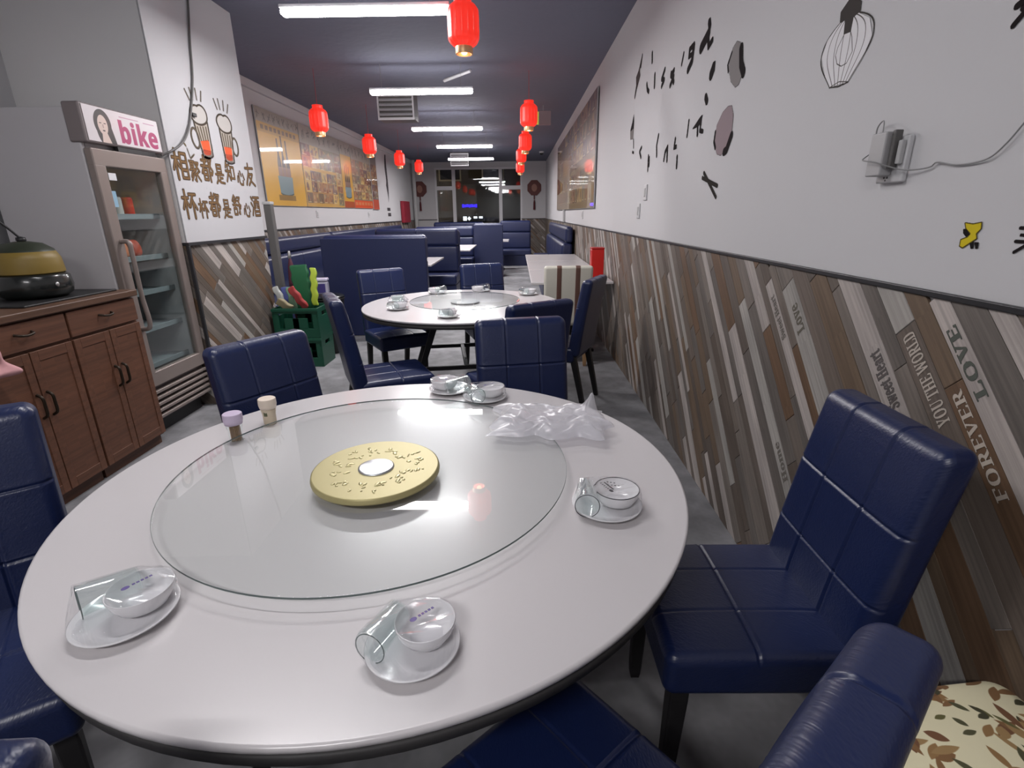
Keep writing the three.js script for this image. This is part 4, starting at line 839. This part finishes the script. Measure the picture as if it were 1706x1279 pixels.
for (const [w, z, y, label] of [['R', -4.09, 1.535, 'upper white wall plate right of the brown poster'], ['R', -4.285, 1.405, 'lower white wall plate right of the brown poster'], ['R', -7.9, 1.36, 'white wall plate just under the brown poster'], ['L', -8.9, 1.42, 'white wall plate under the yellow beer poster'], ['L', -12.0, 1.40, 'white wall plate under the orange-footed poster']]) {
  const t = thing('wall_plate', label, 'wall plate', [w === 'R' ? XR : XL, y, z], w === 'R' ? -Math.PI / 2 : Math.PI / 2, 'wall plates');
  part('plate', bx(-0.045, 0.045, -0.055, 0.055, 0, 0.01, 0.004), M.plastic, t); part('switch', bx(-0.02, 0.02, -0.03, 0.03, 0.01, 0.014, 0.002), M.grey, t);
}
// socket with charger and lead on the right wall
{
  const t = thing('wall_socket', 'wall socket box with a plugged-in white charger on the right wall', 'socket', [XR, 1.525, -1.425], -Math.PI / 2);
  part('plate', bx(-0.046, 0.050, -0.062, 0.045, 0, 0.014, 0.004), M.plastic, t);
  part('charger', bx(-0.048, 0.010, -0.045, 0.058, 0.014, 0.045, 0.004), std([0.36, 0.355, 0.36], 0.45), t);
  part('plug', bx(0.014, 0.026, -0.03, 0.06, 0.014, 0.034, 0.003), M.darkGrey, t); part('plug', bx(0.03, 0.044, -0.02, 0.035, 0.014, 0.026, 0.003), M.grey, t);
  part('slot', join(bx(-0.016, -0.012, -0.052, -0.047, 0.014, 0.0148), bx(-0.004, 0, -0.052, -0.047, 0.014, 0.0148), bx(-0.010, -0.006, -0.058, -0.054, 0.014, 0.0148)), M.black, t);
  const L = [[-1.447, 1.583, 0.035], [-1.457, 1.607, 0.03], [-1.479, 1.615, 0.02], [-1.508, 1.602, 0.012], [-1.510, 1.574, 0.01], [-1.506, 1.548, 0.012], [-1.508, 1.531, 0.03], [-1.474, 1.521, 0.055], [-1.423, 1.512, 0.056], [-1.365, 1.490, 0.02], [-1.295, 1.492, 0.006], [-1.285, 1.499, 0.006], [-1.221, 1.489, 0.005], [-1.143, 1.496, 0.006], [-1.112, 1.519, 0.006], [-1.06, 1.58, 0.006], [-0.95, 1.66, 0.006]];
  tag(part('charger_lead', tube(L.map(([z, y, n]) => [XR - n, y, z]), 0.0017, 160, 6), std([0.25, 0.25, 0.25], 0.5)), 'thin grey charger lead running right along the wall', 'cable');
}

// ------------------------------------------------------------------ cabinet, fridge, crates on the left
{
  const X = -2.3, D = 0.52, t0 = -3.06, top = 0.992;
  const labels = ['brown wooden cabinet unit beside the fridge', 'brown wooden cabinet unit second from the fridge', 'brown wooden cabinet unit third from the fridge, cut by the left edge'];
  labels.forEach((label, i) => {
    const z0 = t0 + 0.5 * i, t = thing('wooden_cabinet', label, 'cabinet', [X, 0, z0 + 0.25], 0, 'brown cabinet units');
    part('carcass', join(bx(-D, -0.022, 0.06, 0.955, -0.249, 0.249), bx(-D + 0.02, -0.04, 0, 0.06, -0.24, 0.24)), M.cabinet, t);
    const dr = part('drawer', bx(-0.021, 0, 0.815, 0.945, -0.243, 0.243, 0.004), M.cabinet, t);
    part('handle', join(tube([[0, 0.895, -0.045], [0.02, 0.89, -0.035], [0.024, 0.885, 0], [0.02, 0.89, 0.035], [0, 0.895, 0.045]], 0.006, 24)), M.handle, dr);
    for (const s of [-1, 1]) {
      const d = part('door', join(bx(-0.021, -0.004, 0.075, 0.80, s > 0 ? 0.003 : -0.243, s > 0 ? 0.243 : -0.003, 0.003), bx(-0.006, 0.0, 0.075, 0.80, s > 0 ? 0.003 : -0.243, s > 0 ? 0.043 : -0.203, 0.002), bx(-0.006, 0.0, 0.075, 0.80, s > 0 ? 0.203 : -0.043, s > 0 ? 0.243 : -0.003, 0.002), bx(-0.006, 0, 0.75, 0.80, s > 0 ? 0.043 : -0.203, s > 0 ? 0.203 : -0.043, 0.002), bx(-0.006, 0, 0.075, 0.125, s > 0 ? 0.043 : -0.203, s > 0 ? 0.203 : -0.043, 0.002)), M.cabinet, t);
      part('handle', tube([[0, 0.60, s * 0.028], [0.022, 0.585, s * 0.028], [0.026, 0.54, s * 0.028], [0.022, 0.495, s * 0.028], [0, 0.48, s * 0.028]], 0.007, 24), M.handle, d);
    }
  });
  tag(part('worktop', bx(X - D, X + 0.018, 0.956, top, t0 - 0.012, t0 + 1.55, 0.006), M.cabinetTop), 'brown wooden worktop lying over the cabinet units', 'worktop');
  const p = thing('countertop_appliance', 'squat black countertop pot with a yellow band and dark dome lid', 'appliance', [-2.56, top + 0.012, -2.72]);
  part('body', lathe([[0, 0], [0.125, 0], [0.155, 0.02], [0.165, 0.06], [0.158, 0.11], [0.14, 0.125], [0, 0.125]], 40), M.blackGloss, p);
  part('band', lathe([[0.138, 0.125], [0.146, 0.13], [0.140, 0.20], [0.125, 0.235], [0.10, 0.235]], 40), M.yellow, p);
  part('lid', lathe([[0.126, 0.232], [0.12, 0.245], [0.08, 0.275], [0.03, 0.285], [0, 0.285]], 40), std([0.02, 0.026, 0.014], 0.5), p);
  part('knob', lathe([[0, 0.31], [0.02, 0.305], [0.022, 0.29], [0.015, 0.283]], 20), M.black, p);
  part('badge', new THREE.SphereGeometry(0.012, 12, 8).scale(0.4, 1, 1).translate(0.160, 0.07, 0.04), M.steel, p);
  part('power_cord', tube([[0, 0.30, 0], [-0.03, 0.36, 0.03], [-0.10, 0.47, 0.10], [-0.2, 0.62, 0.2], [-0.42, 0.85, 0.42], [-0.70, 1.05, 0.7]], 0.006, 60), M.black, p);
  tag(part('counter_mat', bx(-2.80, -2.36, top, top + 0.011, -3.02, -2.42, 0.005), M.black), 'thin black mat under the squat pot on the counter', 'mat');
  // pink cloth draped over the third unit's drawer
  const g = padded(0.10, 0.17, 0.16, 0.03, { step: 0.012, fn: (v) => { v.x += 0.012 * Math.sin(40 * v.z + 30 * v.y) + 0.01 * Math.sin(70 * v.y); v.z += 0.018 * Math.sin(35 * v.y + 1) + (v.y < 0 ? -0.3 * v.y * v.y / 0.08 : 0); } });
  tag(part('pink_cloth', g.translate(-2.225, 0.84, -2.02), M.pinkCloth), 'crumpled pink cloth hanging at the cabinet front at the left edge', 'cloth');
}
{
  const X = -2.37, z0 = -3.10, z1 = -3.735, xb = X - 0.62, t = thing('drinks_fridge', 'upright glass-door drinks fridge with a lit white advertising header', 'fridge', [0, 0, 0]);
  part('side_panel', bx(xb, X - 0.05, 0.1, 1.98, z0 - 0.03, z0, 0.008), M.fridgeBody, t); part('side_panel', bx(xb, X - 0.05, 0.1, 1.98, z1, z1 + 0.03, 0.008), M.fridgeBody, t);
  part('back_panel', bx(xb, xb + 0.03, 0.1, 1.98, z1 + 0.03, z0 - 0.03), M.fridgeIn, t);
  part('top_panel', bx(xb + 0.03, X - 0.05, 1.76, 1.98, z1 + 0.03, z0 - 0.03), M.fridgeBody, t);
  part('bottom_panel', bx(xb + 0.03, X - 0.05, 0.1, 0.36, z1 + 0.03, z0 - 0.03), M.fridgeDark, t);
  for (const a of [xb + 0.04, X - 0.14]) part('foot', bx(a, a + 0.06, 0, 0.1, z1 + 0.04, z0 - 0.04, 0.008), M.black, t);
  for (let i = 0; i < 5; i++) { const y = [0.44, 0.68, 0.92, 1.14, 1.40][i], s = part('shelf', join(bx(X - 0.50, X - 0.10, y, y + 0.008, z1 + 0.035, z0 - 0.035), bx(X - 0.105, X - 0.095, y - 0.012, y + 0.022, z1 + 0.035, z0 - 0.035, 0.003)), M.fridgeIn, t); }
  const d = part('door', join(bx(X - 0.045, X, 0.345, 0.44, z1, z0, 0.008), bx(X - 0.045, X, 1.68, 1.775, z1, z0, 0.008), bx(X - 0.045, X, 0.43, 1.69, z0 - 0.085, z0, 0.008), bx(X - 0.045, X, 0.43, 1.69, z1, z1 + 0.07, 0.008)), M.fridgeTrim, t);
  part('pane', bx(X - 0.026, X - 0.020, 0.43, 1.69, z1 + 0.06, z0 - 0.075), M.pane, d);
  part('handle', join(tube([[X, 1.265, z0 - 0.055], [X + 0.045, 1.26, z0 - 0.055], [X + 0.05, 1.20, z0 - 0.055], [X + 0.048, 0.95, z0 - 0.055], [X + 0.05, 0.74, z0 - 0.055], [X, 0.73, z0 - 0.055]], 0.014, 48, 10)), M.fridgeTrim, d);
  part('paper_label', bx(X - 0.020, X - 0.0185, 1.61, 1.65, z0 - 0.17, z0 - 0.11), M.whiteFrame, d);
  part('blue_label', bx(X - 0.020, X - 0.0185, 1.46, 1.55, z0 - 0.135, z0 - 0.10), std([0.25, 0.42, 0.55], 0.5), d);
  for (let i = 0; i < 5; i++) part('grille_slat', bx(X - 0.04, X - 0.005, 0.125 + 0.042 * i, 0.147 + 0.042 * i, z1 + 0.01, z0 - 0.01, 0.006), M.fridgeTrim, t);
  part('grille_back', bx(X - 0.05, X - 0.042, 0.11, 0.34, z1 + 0.005, z0 - 0.005), M.fridgeDark, t);
  part('header_box', bx(X - 0.10, X - 0.002, 1.80, 2.005, z1 - 0.005, z0 + 0.012, 0.012), M.fridgeDark, t);
  part('slot', bx(X - 0.03, X - 0.004, 1.775, 1.80, z1 + 0.08, z0 - 0.22), M.black, t);
  const W = 900, H = 285, c = canvas(W, H), x = c.getContext('2d');
  x.fillStyle = '#cfc8cb'; x.fillRect(0, 0, W, H);
  // woman's portrait, dark hair
  x.fillStyle = '#150d10'; x.beginPath(); x.ellipse(190, 130, 95, 118, 0.1, 0, 7); x.fill(); x.beginPath(); x.moveTo(110, 120); x.quadraticCurveTo(100, 240, 140, 285); x.lineTo(310, 285); x.quadraticCurveTo(285, 150, 270, 110); x.fill();
  x.fillStyle = '#cdb8ae'; x.beginPath(); x.ellipse(188, 140, 55, 82, 0.05, 0, 7); x.fill(); x.beginPath(); x.moveTo(165, 200); x.lineTo(220, 200); x.lineTo(252, 285); x.lineTo(150, 285); x.fill();
  x.fillStyle = '#24161a'; x.fillRect(152, 122, 24, 7); x.fillRect(202, 122, 24, 7); x.beginPath(); x.ellipse(190, 186, 15, 6, 0, 0, 7); x.fill(); x.fillStyle = '#8d736d'; x.fillRect(185, 135, 9, 30);
  x.fillStyle = '#a0165c'; x.font = 'bold 250px sans-serif'; x.textBaseline = 'alphabetic'; const tw = x.measureText('bike').width; x.save(); x.translate(360, 258); x.scale(510 / tw, 1); x.strokeStyle = '#a0165c'; x.lineWidth = 10; x.fillText('bike', 0, 0); x.strokeText('bike', 0, 0); x.restore();
  x.fillStyle = '#b58aa0'; x.fillRect(400, 34, 240, 9); x.fillRect(700, 40, 150, 9);
  part('advert_panel', onWall('P', z0 - 0.005, z1 + 0.012, 1.812, 1.995, 0).translate(X - PX + 0.0005, 0, 0), phy([1, 1, 1], 0.3, { map: canvasTex(c), clearcoat: 0.25, clearcoatRoughness: 0.08, emissive: new THREE.Color(0.05, 0.05, 0.05) }), t);
  // goods on the upper shelves
  const can = lathe([[0, 0], [0.028, 0], [0.032, 0.006], [0.032, 0.105], [0.027, 0.118], [0, 0.118]], 24), pouch = padded(0.09, 0.11, 0.09, 0.03, { fn: (v) => { v.x *= 1 - 0.5 * Math.max(0, v.y) / 0.055; } }).translate(0, 0.056, 0);
  for (let i = 0; i < 4; i++) { const k = tag(part('drink_can', can, [M.red, M.darkGrey, M.plastic, M.red][i]), ['red can at the near end of the top fridge shelf', 'dark can second on the top fridge shelf', 'pale can third on the top fridge shelf', 'red can at the far end of the top fridge shelf'][i], 'can', 'cans in the fridge'); k.position.set(X - 0.2, 1.4085, z0 - 0.16 - 0.1 * i); }
  for (let i = 0; i < 3; i++) { const k = tag(part('snack_pouch', pouch, i === 1 ? std([0.6, 0.2, 0.1], 0.5) : std([0.45, 0.06, 0.03], 0.5)), ['dark red pouch nearest the handle on the second fridge shelf', 'orange pouch in the middle of the second fridge shelf', 'dark red pouch at the far end of the second fridge shelf'][i], 'pouch', 'pouches in the fridge'); k.position.set(X - 0.2, 1.1485, z0 - 0.17 - 0.12 * i); }
}
// cable down the pillar to the fridge
tag(part('pillar_cable', tube([[PX + 0.012, 2.985, -4.33], [PX + 0.012, 2.87, -4.318], [PX + 0.012, 2.60, -4.25], [PX + 0.012, 2.35, -4.195], [PX + 0.012, 2.08, -4.075], [PX + 0.02, 1.98, -4.0], [PX + 0.03, 1.885, -3.88], [PX + 0.02, 1.82, -3.75], [X0(), 1.79, -3.70]], 0.0075, 90), M.darkGrey), 'dark cable running down the white pillar to the fridge header', 'cable');
function X0() { return -2.365; }
tag(part('cable_clip', bx(PX, PX + 0.02, 2.09, 2.115, -4.15, -4.10, 0.004), M.black), 'small black clip holding the cable on the pillar', 'clip');
// bottle crates by the pillar with things on top
function crate(label, y) {
  const w = 0.42, d = 0.32, h = 0.285, t = thing('bottle_crate', label, 'crate', [-2.10, y, -4.93], 0, 'green bottle crates');
  const wall = (a) => { const g = []; for (const [x0, x1, y0, y1] of [[-w / 2, w / 2, 0, 0.09], [-w / 2, w / 2, 0.235, h], [-w / 2, -w / 2 + 0.05, 0.09, 0.235], [w / 2 - 0.05, w / 2, 0.09, 0.235], [-0.03, 0.03, 0.09, 0.19], [-0.11, 0.11, 0.09, 0.19]]) g.push(bx(x0, x1, y0, y1, a - 0.008, a + 0.008, 0.003)); return g; };
  part('front_wall', join(wall(d / 2 - 0.008)), M.crate, t); part('rear_wall', join(wall(-d / 2 + 0.008)), M.crate, t);
  for (const s of [-1, 1]) part('side_wall', join(bx(s * w / 2 - 0.008, s * w / 2 + 0.008, 0, 0.2, -d / 2, d / 2, 0.003), bx(s * w / 2 - 0.008, s * w / 2 + 0.008, 0.24, h, -d / 2, d / 2, 0.003), bx(s * w / 2 - 0.008, s * w / 2 + 0.008, 0.2, 0.24, -d / 2, -0.06), bx(s * w / 2 - 0.008, s * w / 2 + 0.008, 0.2, 0.24, 0.06, d / 2)), M.crate, t);
  part('crate_floor', bx(-w / 2, w / 2, 0.0, 0.012, -d / 2 + 0.01, d / 2 - 0.01), M.crate, t);
  for (const [a, b] of [[d / 2 - 0.002, d / 2 + 0.01], [-d / 2 - 0.01, -d / 2 + 0.002]]) part('rim', bx(-w / 2 - 0.01, w / 2 + 0.01, h - 0.03, h - 0.005, a, b, 0.003), M.crate, t);
}
crate('lower green plastic bottle crate by the pillar', 0); crate('upper green plastic bottle crate by the pillar, filled with packets', 0.286);
{
  const pack = (w, h, d) => padded(w, h, d, Math.min(w, h, d) * 0.35, { step: 0.02, fn: (v, H) => { const k = 1 - 0.75 * (Math.abs(v.y) / H[1]) ** 3; v.z *= k; v.x += 0.006 * Math.sin(60 * v.y); } });
  const put = (label, w, h, d, mat, x, y, z, rz, rx, ry = 0) => { const m = tag(part('snack_packet', pack(w, h, d), mat), label, 'packet', 'packets in the upper crate'); m.position.set(x, y, z); m.rotation.set(rx, ry, rz); };
  const gr = std([0.02, 0.12, 0.05], 0.35), lime = std([0.42, 0.55, 0.06], 0.4), rd = std([0.42, 0.06, 0.06], 0.4), wh = std([0.5, 0.52, 0.5], 0.4), bl = std([0.08, 0.1, 0.28], 0.4), tan = std([0.35, 0.3, 0.18], 0.5), gg = std([0.18, 0.3, 0.2], 0.4);
  put('tall dark green packet standing in the upper crate', 0.17, 0.42, 0.05, gr, -2.10, 0.74, -5.02, 0.05, -0.05);
  put('lime green packet beside the tall dark green one', 0.06, 0.36, 0.04, lime, -1.965, 0.745, -4.98, -0.05, -0.05);
  put('red packet leaning right in the crate', 0.07, 0.24, 0.045, rd, -2.075, 0.66, -4.84, 0.45, 0.25);
  put('white and blue packet leaning left at the crate corner', 0.06, 0.22, 0.04, wh, -2.245, 0.665, -4.84, 0.3, 0.12);
  put('blue packet in the left of the crate', 0.07, 0.2, 0.04, bl, -2.235, 0.65, -4.95, 0.1, -0.1);
  put('pale green packet at the left middle of the crate', 0.06, 0.22, 0.04, gg, -2.155, 0.65, -4.88, 0.1, 0.05);
  put('tan packet lying low in the crate front', 0.08, 0.15, 0.04, tan, -2.2, 0.60, -4.81, 0.9, 0.3);
}
{
  const t = thing('waste_bin', 'black bin standing behind the green crates', 'bin', [-1.98, 0, -5.36]);
  part('body', lathe([[0, 0.01], [0.12, 0.01], [0.155, 0.56], [0.165, 0.565], [0.165, 0.585], [0.148, 0.585], [0.118, 0.02], [0, 0.02]], 36), M.black, t);
  part('lid', lathe([[0, 0.62], [0.13, 0.615], [0.162, 0.60], [0.166, 0.586], [0, 0.586]], 36), M.blackGloss, t);
  const j = thing('square_jar', 'clear square jar with a purple label on the black bin', 'jar', [-2.03, 0.621, -5.35], 0.15);
  part('jar_body', padded(0.13, 0.13, 0.11, 0.02).translate(0, 0.066, 0), phy([0.75, 0.73, 0.85], 0.1, { transmission: 0.5, thickness: 0 }), j);
  part('lid', padded(0.135, 0.032, 0.115, 0.012).translate(0, 0.148, 0), std([0.55, 0.52, 0.66], 0.3), j);
  part('label_strip', bx(-0.045, 0.045, 0.02, 0.11, 0.0555, 0.058, 0.001), std([0.06, 0.045, 0.2], 0.5), j);
  const p = thing('metal_post', 'grey metal post standing at the far edge of the pillar', 'post', [-2.37, 0, -5.155]);
  part('shaft', bx(-0.035, 0.035, 0.02, 1.50, -0.035, 0.035, 0.006), M.darkGrey, p); part('cap', bx(-0.04, 0.04, 1.50, 1.53, -0.04, 0.04, 0.008), M.grey, p); part('foot', bx(-0.05, 0.05, 0, 0.02, -0.045, 0.045, 0.005), M.black, p);
  const u = thing('folded_umbrella', 'folded maroon umbrella leaning beside the grey post', 'umbrella', [-2.245, 0, -5.17]);
  part('canopy', lathe([[0, 0.25], [0.012, 0.25], [0.03, 0.45], [0.042, 0.75], [0.03, 0.92], [0.01, 1.0], [0, 1.0]], 14), std([0.08, 0.015, 0.03], 0.7), u);
  part('shaft', cyl(0.005, 0.005, 0.25, 0, 0.126, 0, 8), M.steel, u); part('handle', lathe([[0, 1.0], [0.014, 1.0], [0.016, 1.03], [0.012, 1.07], [0, 1.07]], 14), M.steel, u);
}

// ------------------------------------------------------------------ the night street beyond the glass
struct('street_pavement', bx(-14, 12, -0.15, -0.05, -34, ZF - 0.2), M.night);
{
  const b = thing('building', 'dark building across the street behind the shopfront glass', 'building', [-1, 0, -32]);
  part('wall', bx(-12, 12, -0.05, 9, -0.3, 0), std([0.10, 0.10, 0.12], 0.9), b);
  for (let i = 0; i < 7; i++) { const w = part('window', join(bx(-8.5 + 2.5 * i, -7.2 + 2.5 * i, 3.2, 3.28, 0, 0.06), bx(-8.5 + 2.5 * i, -7.2 + 2.5 * i, 4.72, 4.8, 0, 0.06), bx(-8.5 + 2.5 * i, -8.42 + 2.5 * i, 3.28, 4.72, 0, 0.06), bx(-7.28 + 2.5 * i, -7.2 + 2.5 * i, 3.28, 4.72, 0, 0.06)), M.grey, b); part('pane', bx(-8.42 + 2.5 * i, -7.28 + 2.5 * i, 3.28, 4.72, 0, 0.01), std([0.02, 0.025, 0.04], 0.1), w); }
  const s = thing('blue_sign', 'glowing blue sign across the street, seen through the shopfront', 'sign', [-2.75, 1.83, -31.79]);
  part('panel', bx(-0.48, 0.48, -0.12, 0.12, -0.2, -0.04, 0.01), M.black, s);
  for (let i = 0; i < 7; i++) part('lit_segment', bx(-0.44 + 0.128 * i, -0.335 + 0.128 * i, -0.09 + (i % 3) * 0.012, 0.09 - (i % 2) * 0.02, -0.04, 0, 0.01), std([0.05, 0.02, 0.9], 0.5, { emissive: new THREE.Color(0.03, 0.01, 1), emissiveIntensity: 1.6 }), s);
  const l = new THREE.RectAreaLight(new THREE.Color(0.1, 0.05, 1), 3, 0.9, 0.18); l.position.set(-2.75, 1.83, -31.78); l.lookAt(-2.75, 1.83, -20); scene.add(l);
  const w = thing('white_sign', 'row of small glowing white shapes across the street, below the blue sign', 'sign', [-2.6, 1.12, -31.79]);
  part('panel', bx(-0.66, 0.66, -0.16, 0.16, -0.2, -0.04, 0.01), M.black, w);
  for (let i = 0; i < 4; i++) part('lit_segment', i === 1 ? cyl(0.12, 0.12, 0.04, 0, 0, 0, 4).rotateX(Math.PI / 2).translate(-0.2, 0, -0.02) : bx([-0.56, 0, 0.06, 0.38][i], [-0.34, 0, 0.28, 0.6][i], [-0.12, 0, -0.0, 0][i], 0.12, -0.04, 0, 0.01), std([0.9, 0.9, 0.95], 0.5, { emissive: new THREE.Color(0.9, 0.92, 1), emissiveIntensity: 1.3 }), w);
  const k = thing('street_lamp', 'warm street lamp seen through the left shopfront window', 'street lamp', [-4.6, -0.05, -28.5]);
  part('pole', lathe([[0, 0], [0.09, 0], [0.05, 0.4], [0.04, 2.2], [0, 2.2]], 16), M.blackMetal, k); part('bulb', new THREE.SphereGeometry(0.13, 20, 14).translate(0, 2.32, 0), std([1, 0.8, 0.5], 0.5, { emissive: new THREE.Color(1, 0.65, 0.28), emissiveIntensity: 3 }), k); part('collar', lathe([[0.05, 2.18], [0.1, 2.2], [0.08, 2.24]], 16), M.blackMetal, k);
  const q = new THREE.PointLight(new THREE.Color(1, 0.7, 0.35), 6, 0, 2); q.position.set(-4.6, 2.27, -28.5); q.castShadow = true; scene.add(q);
}

renderer.render(scene, camera);
